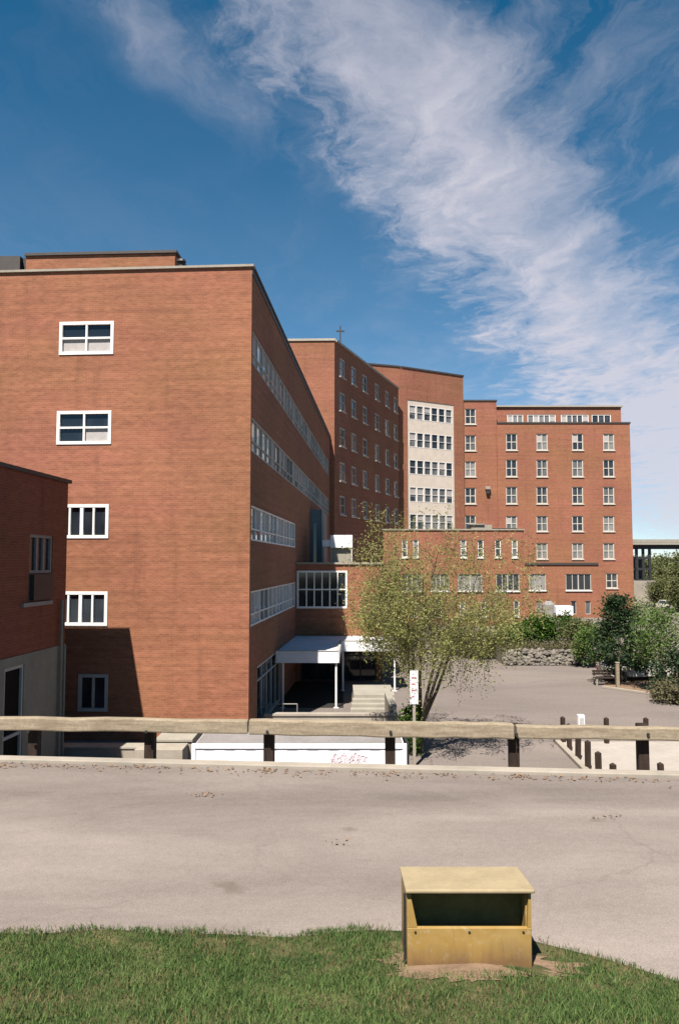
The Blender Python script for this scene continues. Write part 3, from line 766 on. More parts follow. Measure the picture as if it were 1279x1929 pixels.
# white roof shelter
ys = 50.5; xa, xb = P(622, 1020, ys).x, P(664, 1020, ys).x; za, zb = P(640, 1032, ys).z, P(640, 1008, ys).z
mb = MB(); mb.box(xa, xb, ys, ys + 2.5, za, zb); mb.box(P(607, 1020, ys).x, xa - .003, ys + .02, ys + 1.5, za + .08, P(640, 1017, ys).z)
sh = build(mb, 'shelter_roof', M['white_sheet'], lnk, .02)
mb = MB()
for x in (xa + .06, xb - .06): mb.box(x - .05, x + .05, ys + .05, ys + .15, ZK - .02, za - .002); mb.box(x - .05, x + .05, ys + 2.2, ys + 2.3, ZK - .02, za - .002)
build(mb, 'shelter_frame', M['grey_frame'], lnk)
mb = MB(); mb.box(xa + .12, xb - .12, ys + .25, ys + 2.1, ZK - .02, za - .003); build(mb, 'shelter_wall', M['concrete'], lnk)

# ------------------------------------------------------------------ entrance canopy, steps, low walls
zc1, zc0 = 2.82, 2.24
Yc = 38.2; xc0 = along(C, E, Yc - 31).x + .03; xc1 = P(637, 1238, Yc).x
can = thing('entrance_canopy', (xc1, Yc, 0), 'white flat entrance canopy on slim posts turning the corner', 'canopy')
mb = MB(); Yr = 43.2; xr = P(750, 1207, Yr).x; e = .06
xb = along(C, E, YK - 31.2).x
top = [(xc0, Yc), (xc1, Yc), (xc1 + .12, Yr), (xr, Yr), (xr, YK - .02), (xb, YK - .02)]
mb.poly([(p[0], p[1], zc1 - .06) for p in top]); mb.poly([(p[0], p[1], zc0 + .1) for p in top][::-1])
build(mb, 'roof_deck', M['white_sheet'], can)
mb = MB()
for a, b in zip(top[:4], top[1:5]): strip(mb, a, b, zc0, zc1, .05, .02)
build(mb, 'fascia', M['white_sheet'], can)
mb = MB()
for a, b in zip(top[:4], top[1:5]): strip(mb, a, b, zc1 + .001, zc1 + .03, .075, .06)
build(mb, 'edge_trim', M['grey_frame'], can)
for (x, y) in ((xc1 - .1, Yc + .12), (xr - .2, Yr + .15), (xc1 + .25, Yr + .2), (xc0 + .35, Yc + .12)):
    mb = MB(); mb.tube((x, y, 0), (x, y, zc0 + .098), .055, .055, 10); mb.box(x - .12, x + .12, y - .12, y + .12, 0.003, .03); build(mb, 'post', M['white'], can)
stp = thing('steps', (1.6, 38.5, 0), 'weathered concrete steps in front of the canopy', 'steps')
q0, q1 = P(660, 1310, 37.5).x, P(746, 1310, 37.5).x
for k in range(4):
    mb = MB(); mb.box(q0 + .06 * k, q1, 37.2 + .42 * k, 37.2 + .42 * (k + 1) - .003 if k < 3 else 41.5, 0, .16 * (k + 1)); build(mb, 'step', M['concrete'], stp, .015)
lw = thing('low_wall', (0, 33.2, 0), 'long low pale concrete wall beside the entrance walk', 'wall')
q0, q1 = P(500, 1350, 33.4).x, P(747, 1350, 33.4).x
mb = MB(); mb.box(q0, q1, 33.2, 33.5, 0, .62); build(mb, 'body', M['concrete_pale'], lw, .01)
mb = MB(); mb.box(q0 - .05, q1 + .05, 33.15, 33.55, .623, .72); build(mb, 'cap', M['concrete_pale'], lw, .01)
mb = MB(); mb.box(q1 - .3, q1 + .0, 33.56, 37.1, 0, 1.0); build(mb, 'return', M['concrete'], lw, .01)
mb = MB(); mb.box(-3.4, 2.6, 33.6, YK - .05, .0, .012); tag(build(mb, 'pavement', M['yard']), kind='structure')
mb = MB(); mb.box(-3.0, .2, 38.3, YK - .05, .0, .017); tag(build(mb, 'canopy_shade', M['shade_paving']), kind='structure')  # dark sheet laid under the canopy in place of its shade
rl = thing('handrail', (-2.6, 35.0, 0), 'dark metal handrail beside the shaded entrance glazing', 'handrail')
mb = MB(); a, b = P(478, 1338, 34.2), P(560, 1338, 34.2)
mb.tube((a.x, 34.2, .95), (b.x, 34.2, .95), .025); mb.tube((a.x, 34.2, .5), (b.x, 34.2, .5), .02); build(mb, 'bar', M['grey_sheet'], rl)
for k in range(4):
    x = a.x + (b.x - a.x) * k / 3; mb = MB(); mb.tube((x, 34.2, 0), (x, 34.2, .95), .025); build(mb, 'post', M['grey_sheet'], rl)

# ------------------------------------------------------------------ timber guard rail on the road edge
gr = thing('guard_rail', (0, EDGE(0), RZ), 'weathered timber guard rail with dark posts along the road edge', 'guard rail')
EY = lambda x: EDGE(x) - .02
def xpix(px, off=0):
    x = 0
    for _ in range(8): x = (px - 639.5) / F * (EY(x) + off)
    return x
def beam(pxa, pxb, ya, yb, hgt, dz=0, th=.14):
    xa, xb = xpix(pxa, -.1), xpix(pxb, -.1); Ya, Yb = EY(xa) - .12, EY(xb) - .12
    za, zb = P(pxa, ya, Ya).z, P(pxb, yb, Yb).z
    mb = MB(); n = 14; pts = []
    r_ = random.Random(int(pxa) + 5)
    for k in range(n + 1):
        f = k / n; x = xa + (xb - xa) * f; y = Ya + (Yb - Ya) * f; z = za + (zb - za) * f + r_.uniform(-.010, .010)
        pts.append((x, y, z))
    V, Fc = [], []
    for (x, y, z) in pts: V += [(x, y, z - hgt), (x, y, z), (x, y + th, z), (x, y + th, z - hgt)]
    for k in range(n):
        i = 4 * k
        for a in range(4): Fc.append((i + a, i + (a + 1) % 4, i + 4 + (a + 1) % 4, i + 4 + a)[::-1])
    Fc.append((0, 1, 2, 3)); Fc.append((4 * n, 4 * n + 3, 4 * n + 2, 4 * n + 1))
    o = link('beam', newmesh('beam', V, Fc, M['rail_wood']), gr)
    m_ = o.modifiers.new('bevel', 'BEVEL'); m_.width = .02; m_.segments = 2
beam(-420, 470, 1348, 1357, .195); beam(472, 963, 1357, 1364, .215); beam(967, 1500, 1368, 1374, .18)
for px in (-150, 75, 289, 508.5, 732, 960, 1198, 1440):
    x = xpix(px, .1); y = EY(x) + .0
    mb = MB(); zt = P(px, 1362 if px < 940 else 1366, y).z
    mb.box(x - .075, x + .075, y + .03, y + .18, RZ - .4, zt, Matrix.Translation((x, y, 0)) @ Matrix.Rotation(-.088, 4, 'Z') @ Matrix.Translation((-x, -y, 0)))
    po = build(mb, 'post', M['post_wood'], gr, .012)
    mb = MB(); mb.tube((x, y - .15, zt - .1), (x, y - .13, zt - .1), .022, .022, 8); build(mb, 'bolt', M['dark_metal'], po)

# ------------------------------------------------------------------ yellow bin
m, t, b = pbr('yellow_bin_paint', .6, .3)
tcn = t.add('ShaderNodeTexCoord'); ob = tcn.outputs['Object']; sp = t.add('ShaderNodeSeparateXYZ'); t.l.new(ob, sp.inputs[0])
n1 = t.noise(ob, 5, 6, .65); n2 = t.noise(ob, 16, 5, .65)
c = t.mix(t.rng(n1, .35, .68), (.216, .133, .035, 1), (.26, .178, .065, 1))
c = t.mix(t.rng(n2, .56, .68, 0, .6), c, (.28, .23, .14, 1))
n3 = t.noise(t.mapping(ob, (9, 9, 1.2)), 1.0, 5, .65)
edge = t.math('ADD', sp.outputs[2], t.math('ADD', t.math('MULTIPLY', n1, -.30), t.math('MULTIPLY', n3, -.22)))
dirt = t.rng(edge, RZ + .0, RZ - .17, 0, .85)
c = t.mix(dirt, c, (.10, .055, .028, 1))
c = t.mix(t.rng(n3, .62, .72, 0, .5), c, (.12, .055, .02, 1)); t.put(b.inputs['Base Color'], c)
M['bin'] = m
M['bin_lid'] = plain('bleached_bin_lid', (0.237, 0.188, 0.113), .65, .3, .16, 4)
M['bin_in'] = plain('bin_inside', (.14, .115, .04), .8, .2, .25, 5)
bx0, bx1, by0 = P(767, 1812, 5.70).x, P(1002, 1815, 5.70).x, 5.70
zbk = P(880, 1630, by0 + .54).z
by1 = by0 + .50; bz = RZ + .0; zl = P(880, 1676, by0 - .03).z; zo = P(880, 1748, by0).z
binb = thing('grit_bin', ((bx0 + bx1) / 2, by0, RZ), 'weathered yellow grit bin with an open front at the grass edge', 'grit bin')
t_ = .035
mb = MB(); mb.box(bx0, bx1, by0, by0 + t_, bz - .03, zo); build(mb, 'front_panel', M['bin'], binb, .006)
for xa, xb, s_ in ((bx0, bx0 + t_, 1), (bx1 - t_, bx1, -1)):
    mb = MB(); Mx = Matrix.Translation((xa, 0, 0)) @ Matrix.Rotation(R(90), 4, 'Z')
    mb.prism([(by0 + t_ + .002, bz - .03), (by1 - t_ - .002, bz - .03), (by1 - t_ - .002, zbk - .026), (by0 + t_ + .002, zl - .03)], Matrix(((0, 1, 0, xa), (1, 0, 0, 0), (0, 0, 1, 0), (0, 0, 0, 1))), xb - xa)
    build(mb, 'side_panel', M['bin'], binb, .004)
mb = MB(); w_ = .075
mb.prism([(bx0, zo + .002), (bx0 + w_, zo + .002), (bx0 + .022, zl - .03), (bx0, zl - .03)], Matrix.Translation((0, by0 + .002, 0)), t_ - .004)
build(mb, 'jamb', M['bin'], binb); mb = MB()
mb.prism([(bx1 - .03, zo + .002), (bx1, zo + .002), (bx1, zl - .03), (bx1 - .018, zl - .03)], Matrix.Translation((0, by0 + .002, 0)), t_ - .004)
build(mb, 'jamb', M['bin'], binb)
mb = MB(); mb.box(bx0, bx1, by1 - t_, by1, bz - .03, zbk - .029); build(mb, 'back_panel', M['bin'], binb, .006)
mb = MB(); mb.box(bx0 + t_ + .002, bx1 - t_ - .002, by0 + .17, by0 + .19, bz, zbk - .04)
build(mb, 'inner_panel', M['bin_in'], binb)
V = []
zbk = P(880, 1630, by1 + .04).z
mb = MB(); n_ = 10
prof = [(by0 - .035, zl - .028), (by0 - .035, zl), (by0 + .15, zl + (zbk - zl) * .5 + .012), (by1 + .02, zbk), (by1 + .02, zbk - .028)]
mb.prism(prof, Matrix(((0, 1, 0, bx0 - .012), (1, 0, 0, 0), (0, 0, 1, 0), (0, 0, 0, 1))), bx1 - bx0 + .034)
build(mb, 'lid', M['bin_lid'], binb, .01)
mb = MB(); mb.tube((bx0 - .015, by0 + .03, bz + .02), (bx0 - .015, by0 + .03, zl - .05), .008, .008, 6); build(mb, 'latch_rod', M['dark_metal'], binb)
for x in (bx0 + .06, (bx0 + bx1) / 2, bx1 - .06):
    mb = MB(); mb.tube((x, by0 - .005, zo - .03), (x, by0 + .004, zo - .03), .009, .009, 8); build(mb, 'rivet', M['dark_metal'], binb)

# ------------------------------------------------------------------ white container with graffiti
ct = thing('shipping_container', (-1, 20, 0), 'white storage container with faint pink graffiti below the guard rail', 'container')
X0, X1, Y0, Y1, H = P(361, 1404, 19.9).x, P(766, 1404, 19.9).x, 19.9, 22.3, P(560, 1402, 19.9).z
mb = MB(); n = 10
for k in range(n):                                                  # ribbed long side
    a, b = X0 + .1 + (X1 - X0 - .2) * k / n, X0 + .1 + (X1 - X0 - .2) * (k + 1) / n; w_ = b - a
    for (p, q, ya, yb) in ((a, a + w_ * .35, Y0 + .03, Y0 + .03), (a + w_ * .35, a + w_ * .5, Y0 + .03, Y0 + .037), (a + w_ * .5, a + w_ * .85, Y0 + .037, Y0 + .037), (a + w_ * .85, b, Y0 + .037, Y0 + .03)):
        mb.poly([(p, ya, .15), (q, yb, .15), (q, yb, H - .12), (p, ya, H - .12)])
build(mb, 'side_panel', M['white_sheet'], ct)
mb = MB(); mb.box(X0 + .05, X1 - .05, Y0 + .06, Y1, .12, H - .05); build(mb, 'body', M['white_sheet'], ct)
mb = MB(); mb.box(X0 + .09, X1 - .09, Y0 + .09, Y1 - .05, H - .048, H - .012); build(mb, 'roof', M['grey_sheet'], ct)
for x in (X0, X1 - .1):
    mb = MB(); mb.box(x, x + .1, Y0, Y0 + .1, 0, H); build(mb, 'corner_post', M['white_sheet'], ct)
mb = MB(); mb.box(X0 + .102, X1 - .102, Y0, Y0 + .07, H - .11, H); mb.box(X0 + .102, X1 - .102, Y0, Y0 + .07, .03, .16); build(mb, 'rail', M['white_sheet'], ct)
mb = MB(); mb.box(X1 + .002, X1 + .07, Y0 + .12, Y1, .05, H - .02); build(mb, 'shade_dark_end', M['dark_metal'], ct)  # right end frame coloured near-black to stand for its shade
def scrawl(pts, z0, r):
    mb = MB()
    for a, b in zip(pts[:-1], pts[1:]):
        mb.tube((a[0], Y0 + .022, a[1]), (b[0], Y0 + .022, b[1]), r, r, 5)
    return mb
mb = MB(); gx = P(618, 1420, Y0).x; zc_ = P(650, 1428, Y0).z
rs = random.Random(9)
for k in range(5):                                                  # loose running scrawl, unreadable
    pts = []; x = gx + .02 + .19 * k; ph_ = rs.uniform(0, 6)
    for i in range(34):
        a = i * .42; am = .10 + .05 * math.sin(a * .37 + ph_)
        pts.append((x + .0062 * i + .045 * math.cos(a * 1.3 + ph_), zc_ - .03 + am * math.sin(a + ph_) + .03 * math.sin(3 * a)))
    s_ = scrawl(pts, 0, .009); o_ = len(mb.V); mb.V += s_.V; mb.F += [tuple(o_ + i for i in f) for f in s_.F]
build(mb, 'graffiti', M['pink_paint'], ct)

# ------------------------------------------------------------------ cars
def car(name, loc, rz, paint, label, van=False, group=None):
    t = thing(name, loc, label, 'car', group); t.rotation_euler = (0, 0, rz)
    L, Wd = 4.2, 1.72
    def loc_build(mb, nm, mat, par=None, bevel=0):
        o = bpy.data.objects.new(nm, mb.mesh(nm, mat)); COL.objects.link(o); o.parent = par or t
        if bevel:
            m = o.modifiers.new('bevel', 'BEVEL'); m.width = bevel; m.segments = 3; m.limit_method = 'ANGLE'; m.angle_limit = R(25)
        return o
    I = Matrix.Translation((0, -Wd / 2, 0))
    def arch(cx_): return [(cx_ + .36 * math.cos(a), .30 + .36 * math.sin(a)) for a in [math.pi - math.pi * k / 8 for k in range(9)]]
    prof = [(-L / 2, .32)] + arch(-1.25) + arch(1.3) + [(L / 2, .32), (L / 2, .62), (L / 2 - .12, .74), (1.0, .90), (-1.75 if not van else -2.05, .95), (-L / 2, .90)]
    mb = MB(); mb.prism(prof, I, Wd); loc_build(mb, 'body', paint, None, .05)
    xr = -1.95 if van else -1.45
    cab = [(-1.75 if not van else -2.05, .93), (xr + .12, 1.40), (.15, 1.42), (.95, .90)]
    mb = MB(); mb.prism([(cab[0][0] + .03, .93), (cab[1][0], 1.41), (.15, 1.42), (.93, .91)], Matrix.Translation((0, -Wd / 2 + .09, 0)), Wd - .18); loc_build(mb, 'windows', M['pane'], None, .04)
    mb = MB(); mb.prism([(xr + .06, 1.415), (xr + .2, 1.475), (.05, 1.475), (.22, 1.425)], Matrix.Translation((0, -Wd / 2 + .1, 0)), Wd - .2)
    for s_ in (-1, 1):
        y = s_ * (Wd / 2 - .085)
        for (a, b) in (((cab[0][0] + .02, .95), (xr + .1, 1.43)), ((.95, .92), (.18, 1.43)), ((-.35, .94), (-.38, 1.43)), ((-1.2, .94), (-1.2, 1.43)) if van else ((-1.1, .94), (-1.05, 1.43))):
            mb.tube((a[0], y, a[1]), (b[0], y, b[1]), .032, .028, 6)
    loc_build(mb, 'roof', paint)
    for x in (-1.25, 1.3):
        for s_ in (-1, 1):
            mb = MB(); mb.tube((x, s_ * (Wd / 2 - .22), .30), (x, s_ * (Wd / 2 - .01), .30), .30, .30, 18)
            wl_ = loc_build(mb, 'wheel', M['rubber']); mb = MB(); mb.tube((x, s_ * (Wd / 2 - .02), .30), (x, s_ * (Wd / 2 + .004), .30), .18, .16, 12); loc_build(mb, 'rim', M['dark_coping'], wl_)
    for s_ in (-1, 1):
        mb = MB(); mb.box(L / 2 - .06, L / 2 + .012, s_ * .62 - .16, s_ * .62 + .16, .55, .68); loc_build(mb, 'headlight', M['white_sheet'])
        mb = MB(); mb.box(-L / 2 - .012, -L / 2 + .05, s_ * .70 - .1, s_ * .70 + .1, .62, .84); loc_build(mb, 'tail_light', M['red_paint'])
    mb = MB(); mb.box(L / 2 - .05, L / 2 + .05, -Wd / 2 + .05, Wd / 2 - .05, .30, .48); loc_build(mb, 'bumper', M['grey_sheet'])
    return t
M['car_white'] = plain('cream_white_car_paint', (0.378, 0.356, 0.313), .3, .5, .05)
M['car_grey'] = plain('grey_car_paint', (0.0866, 0.092, 0.103), .3, .5, .05)
sw = thing('alley_wall', (P(200, 1400, 28.4).x, 28.4, 0), 'low pale wall in the shade behind the annex', 'wall')
x0, x1 = P(60, 1400, 28.4).x, P(262, 1400, 28.4).x
mb = MB(); mb.box(x0, x1, 28.4, 29.0, 0, P(200, 1411, 28.4).z); build(mb, 'body', M['concrete_pale'], sw, .02)
mb = MB(); mb.box(x0 - .04, x1 + .04, 28.36, 29.04, P(200, 1411, 28.4).z + .003, P(200, 1407, 28.4).z); build(mb, 'cap', M['concrete'], sw, .01)
pw_ = thing('planter_wall', (P(315, 1400, 27).x, 27.0, 0), 'stepped low pale concrete wall left of the white container', 'wall')
x0, x1, zt = P(268, 1400, 27).x, P(361, 1400, 27).x, P(300, 1392, 27.0).z
mb = MB(); mb.box(x0 + .5, x1, 27.0, 29.2, 0, zt - .1); build(mb, 'upper_step', M['concrete_pale'], pw_, .02)
mb = MB(); mb.box(x0 + .45, x1 + .05, 26.95, 29.25, zt - .098, zt); build(mb, 'cap', M['concrete'], pw_, .015)
mb = MB(); mb.box(x0, x1 - .1, 26.0, 26.948, 0, P(300, 1412, 26).z); build(mb, 'lower_step', M['concrete_pale'], pw_, .02)
q = G(1203, 1290); car('parked_car', (q.x + .5, 47.5, 0), R(8), M['car_white'], 'white car parked behind the shrubs at the right edge')
q = P(1262, 1130, 118); car('parked_car', (q.x, 118, 0), R(15), M['car_white'], 'distant white car under the far trees beyond the overpass pier')
q = P(1248, 1120, 132); car('parked_car', (q.x, 132, 0), R(5), M['car_grey'], 'distant dark grey car behind the white one under the far trees')

# ------------------------------------------------------------------ pale pad with timber bollards
pad_l = lambda y: 8.55 + .055 * (y - 23.4) - .35
mb = MB(); mb.poly([(pad_l(14), 14, .010), (26, 14, .010), (26, 31.2, .010), (pad_l(31.2), 31.2, .010)])
tag(build(mb, 'pavement', M['pad']), kind='structure')
mb = MB(); strip(mb, (pad_l(31.3), 31.3), (pad_l(14), 14), .0, .13, .0, .22); tag(build(mb, 'kerb', M['concrete_pale'], bevel=.02), kind='structure')
names = ['corner', 'second', 'third', 'fourth', 'fifth', 'nearest']
spots = []
for i, (px, yb) in enumerate(((1060, 1398), (1072.5, 1414), (1088.3, 1431), (1107, 1451), (1127.6, 1476), (1153.8, 1501))):
    g = G(px, yb); spots.append((g.x, g.y, 'dark timber bollard at the far corner of the pale pad' if i == 0 else 'dark timber bollard on the pad\'s left edge, %s from its far corner' % names[i]))
for i, px in enumerate((1133, 1205, 1277)):
    y = 30.9; spots.append(((px - 639.5) / F * y, y, 'dark timber bollard on the pad\'s back edge, %s right of its far corner' % ['first', 'second', 'third'][i]))
g = G(1246.5, 1500); spots.append((g.x, g.y, 'lone dark timber bollard standing inside the pale pad'))
proto = None
for (x, y, lab) in spots:
    if proto is None:
        mb = MB(); mb.box(-.075, .075, -.075, .075, 0, .98); mb.poly([(-.075, -.075, .98), (.075, -.075, .98), (0, 0, 1.04)]); mb.poly([(.075, -.075, .98), (.075, .075, .98), (0, 0, 1.04)]); mb.poly([(.075, .075, .98), (-.075, .075, .98), (0, 0, 1.04)]); mb.poly([(-.075, .075, .98), (-.075, -.075, .98), (0, 0, 1.04)])
        o = proto = build(mb, 'bollard', M['bollard'])
    else:
        o = proto.copy(); COL.objects.link(o)
    o.location = (x, y, 0); o.rotation_euler = (rnd.uniform(-.03, .03), rnd.uniform(-.03, .03), rnd.uniform(0, .5))
    tag(o, lab, 'bollard', 'timber bollards round the pale pad')
q = P(1094, 1360, 33.5); bkt = thing('utility_box', (q.x, 33.5, 0), 'small white utility box behind the pad bollards', 'utility box')
mb = MB(); mb.box(q.x - .14, q.x + .14, 33.4, 33.65, .0, .62); build(mb, 'body', M['white_sheet'], bkt, .02)
mb = MB(); mb.box(q.x - .09, q.x + .09, 33.385, 33.398, .2, .5); build(mb, 'door', M['grey_frame'], bkt)

# ------------------------------------------------------------------ sign by the tree
q = P(780, 1400, 27.4); sg = thing('sign_post', (q.x, q.y, 0), 'narrow white sign board on a pale post beside the tree trunk', 'sign')
zt = P(780, 1263, q.y).z
mb = MB(); mb.box(q.x - .05, q.x + .05, q.y - .05, q.y + .05, 0, zt - .05); build(mb, 'post', M['concrete_pale'], sg)
mb = MB(); mb.box(q.x - .14, q.x + .14, q.y - .075, q.y - .052, P(780, 1326, q.y).z, zt); bd = build(mb, 'board', M['white_sheet'], sg)
mb = MB(); z_ = zt - .22
for k in range(4): mb.box(q.x - .09, q.x - .09 + (.17, .12, .15, .09)[k], q.y - .079, q.y - .0755, z_ - .22 * k - .06, z_ - .22 * k)
build(mb, 'marking', M['red_paint'], bd)

# ------------------------------------------------------------------ foliage
def leafmesh(name, pts, size, mat, rg, up=.3):
    N = len(pts)
    a = rg.normal(size=(N, 3)); a[:, 2] *= .7; a /= np.linalg.norm(a, axis=1)[:, None]
    b = rg.normal(size=(N, 3)); b -= (b * a).sum(1)[:, None] * a; b /= np.linalg.norm(b, axis=1)[:, None]
    s = (size * rg.uniform(.55, 1.3, N))[:, None]
    a *= s; b *= s * .55
    V = np.stack([pts - a, pts - b * .9, pts + a, pts + b * .9], 1).reshape(-1, 3)
    me = bpy.data.meshes.new(name); me.vertices.add(4 * N); me.vertices.foreach_set('co', V.astype('f').ravel())
    me.loops.add(4 * N); me.loops.foreach_set('vertex_index', np.arange(4 * N, dtype='i'))
    me.polygons.add(N); me.polygons.foreach_set('loop_start', np.arange(0, 4 * N, 4, dtype='i'))
    me.update(calc_edges=True); me.validate(); me.materials.append(mat)
    return me
def clump_pts(rg, centre, rad, n_cl, per, sp, flat_=1.0):
    """leaf clusters spread over an uneven ellipsoid shell and inside it"""
    d = rg.normal(size=(n_cl, 3)); d /= np.linalg.norm(d, axis=1)[:, None]
    r = rg.uniform(.35, 1.0, n_cl) ** .5 * rg.uniform(.82, 1.12, n_cl)
    c = np.array(centre) + d * r[:, None] * np.array(rad)
    p = c[:, None, :] + rg.normal(size=(n_cl, per, 3)) * sp * np.array([1, 1, flat_])
    return p.reshape(-1, 3)
def bush(name, c, rad, label, mat, seed, n_cl=90, per=40, size=.09, sp=.22, cat='shrub', group=None):
    rg = np.random.default_rng(seed)
    t = thing(name, (c[0], c[1], 0), label, cat, group)
    p = clump_pts(rg, c, rad, n_cl, per, sp); p = p[p[:, 2] > .02]
    link('foliage', leafmesh('foliage', p, size, mat, rg), t)
    mb = MB()
    for k in range(7):
        a = rg.uniform(0, 6.28); mb.tube((c[0] + .1 * math.cos(a), c[1] + .1 * math.sin(a), 0), (c[0] + rad[0] * .6 * math.cos(a), c[1] + rad[1] * .6 * math.sin(a), c[2] + rad[2] * .3), .035, .012, 5)
    build(mb, 'stem', M['bark'], t)
    return t

# the sparse olive tree in the middle
rg = np.random.default_rng(21)
base = G(789, 1419); tb = Vector((base.x, base.y, 0))
tree = thing('tree', tb, 'sparse young leaved olive green tree in front of the entrance', 'tree')
wood_mb = MB(); twigs = []
def squeeze(p):                                                      # narrow upright habit, leaning a little to the right
    d = Vector(p) - tb; return tb + Vector((d.x * .66 + .05 * d.z, d.y * .66, d.z * .88))
def seg(a, b, r0, r1, n=6): wood_mb.tube(squeeze(a), squeeze(b), r0, r1, n, cap=False)
def branch(p, d, L, r, depth):
    n = 4 if depth else 3; q = Vector(p); dd = Vector(d).normalized()
    for k in range(n):
        jit = Vector(rg.normal(size=3)) * (.16 if depth else .09)
        dd = (dd + jit + Vector((0, 0, -.07 * (depth >= 2) + .04 * (depth < 2)))).normalized()
        q2 = q + dd * (L / n); r2 = r * (1 - .5 * (k + 1) / n)
        if depth < 4 or rg.uniform() < .45: seg(q, q2, r * (1 - .5 * k / n), r2, 7 if depth == 0 else (5 if depth < 3 else 3))
        if depth >= 3 and rg.uniform() < .9: twigs.append((squeeze(q), squeeze(q2)))
        if depth < 4:
            for _ in range(2 if depth < 3 else (2 if k % 2 else 1)):
                if depth == 0 and k == 0: continue
                ax = Vector(rg.normal(size=3)); ax = (ax - ax.dot(dd) * dd).normalized()
                nd = (dd * rg.uniform(.45, .9) + ax * rg.uniform(.6, 1.0)); nd.z *= .75
                branch(q2, nd, L * rg.uniform(.46, .66), r2 * .62, depth + 1)
        q = q2
stems = [((-.12, 0, 0), (-.24, .05, 1), 5.2), ((.05, .1, 0), (.08, .12, 1), 5.8), ((.15, -.1, 0), (.34, -.05, 1), 5.4), ((.2, .1, 0), (.52, .1, .95), 4.9), ((0, -.12, 0), (-.42, -.25, 1), 4.3), ((.1, -.1, 0), (.2, -.4, 1), 4.2)]
seg(tb + Vector((0, 0, -.1)), tb + Vector((0.02, 0, 1.35)), .17, .14, 10)
for (o_, d_, L_) in stems: branch(tb + Vector((o_[0] * .5, o_[1] * .5, 1.25)), d_, L_, .075, 0)
build(wood_mb, 'trunk', M['bark'], tree)
pts = []
for a, b in twigs:
    for _ in range(rg.choice([0, 0, 1, 2])): pts.append(tuple(a + (b - a) * rg.uniform(0, 1.1) + Vector(rg.normal(size=3)) * .08 - Vector((0, 0, rg.uniform(0, .16)))))
for a, b in twigs:                                                  # drooping sprays at the outside of the crown
    d = Vector((b.x - tb.x - .3, b.y - tb.y)); 
    if rg.uniform() < .01 + .03 * d.length:
        n_ = rg.integers(5, 12); p = Vector(b); sx, sy = rg.normal(size=2) * .02
        for k in range(n_):
            p = p + Vector((sx + rg.normal() * .02, sy, -rg.uniform(.05, .12))); pts.append(tuple(p + Vector(rg.normal(size=3)) * .03))
pts = np.array(pts); pts = pts[pts[:, 2] > 1.0]
print('tree twigs', len(twigs), 'leaves', len(pts), pts.min(0), pts.max(0))
link('crown', leafmesh('crown', pts, .046, M['leaf_olive'], rg), tree)

def dense_tree(c, rad, label, mat, seed, trunk_h, n_cl, per, size, sp, group=None, name='tree'):
    rg = np.random.default_rng(seed); t = thing(name, (c[0], c[1], 0), label, 'tree', group)
    p = clump_pts(rg, c, rad, n_cl, per, sp); link('crown', leafmesh('crown', p[p[:, 2] > .05], size, mat, rg), t)
    mb = MB(); mb.tube((c[0], c[1], 0), (c[0], c[1], c[2]), .16, .08, 8)
    for k in range(8):
        a = rg.uniform(0, 6.28); z = rg.uniform(trunk_h, c[2]); mb.tube((c[0], c[1], z), (c[0] + rad[0] * .7 * math.cos(a), c[1] + rad[1] * .7 * math.sin(a), z + rad[2] * .4), .05, .015, 5)
    build(mb, 'trunk', M['bark'], t)
    return t
q = P(1166, 1200, 46)
rgc = np.random.default_rng(5); cp = []
for k in range(150):
    z = rgc.uniform(.9, 5.2); rr = 1.55 * (1 - (z - .9) / 4.9) ** .7 + .15; a = rgc.uniform(0, 6.28); r_ = rr * rgc.uniform(.4, 1.1)
    cp.append(rgc.normal(size=(42, 3)) * np.array([.24, .24, .14]) + np.array([q.x + r_ * math.cos(a), 46 + r_ * math.sin(a), z]))
t = thing('evergreen_tree', (q.x, 46, 0), 'dark pointed evergreen tree beside the yard entrance on the right', 'tree')
link('crown', leafmesh('crown', np.concatenate(cp), .10, M['leaf_dark'], rgc), t)
mb = MB(); mb.tube((q.x, 46, 0), (q.x, 46, 4.6), .12, .03, 8); build(mb, 'trunk', M['bark'], t)
q = P(1243, 1195, 43); dense_tree((q.x, 43, 3.0), (1.75, 1.5, 1.7), 'leafy mid green tree right of the dark evergreen', M['leaf_mid'], 8, .9, 90, 42, .085, .26)
q = P(1212, 1190, 52); dense_tree((q.x, 52, 2.6), (2.0, 1.6, 2.2), 'bright green bushy tree behind the dark evergreen', M['leaf_mid'], 9, .5, 90, 42, .085, .28)
q = P(1272, 1230, 41); bush('shrub', (q.x, 41, 1.1), (1.3, 1.1, 1.3), 'dark green shrub at the right edge by the white car', M['leaf_dark'], 12, 90, 45)
q = P(1262, 1280, 39.5); bush('shrub', (q.x, 39.6, .5), (1.0, .8, .6), 'low dry grey green shrub on the soil verge', M['leaf_dry'], 13, 60, 35, .08, .16)
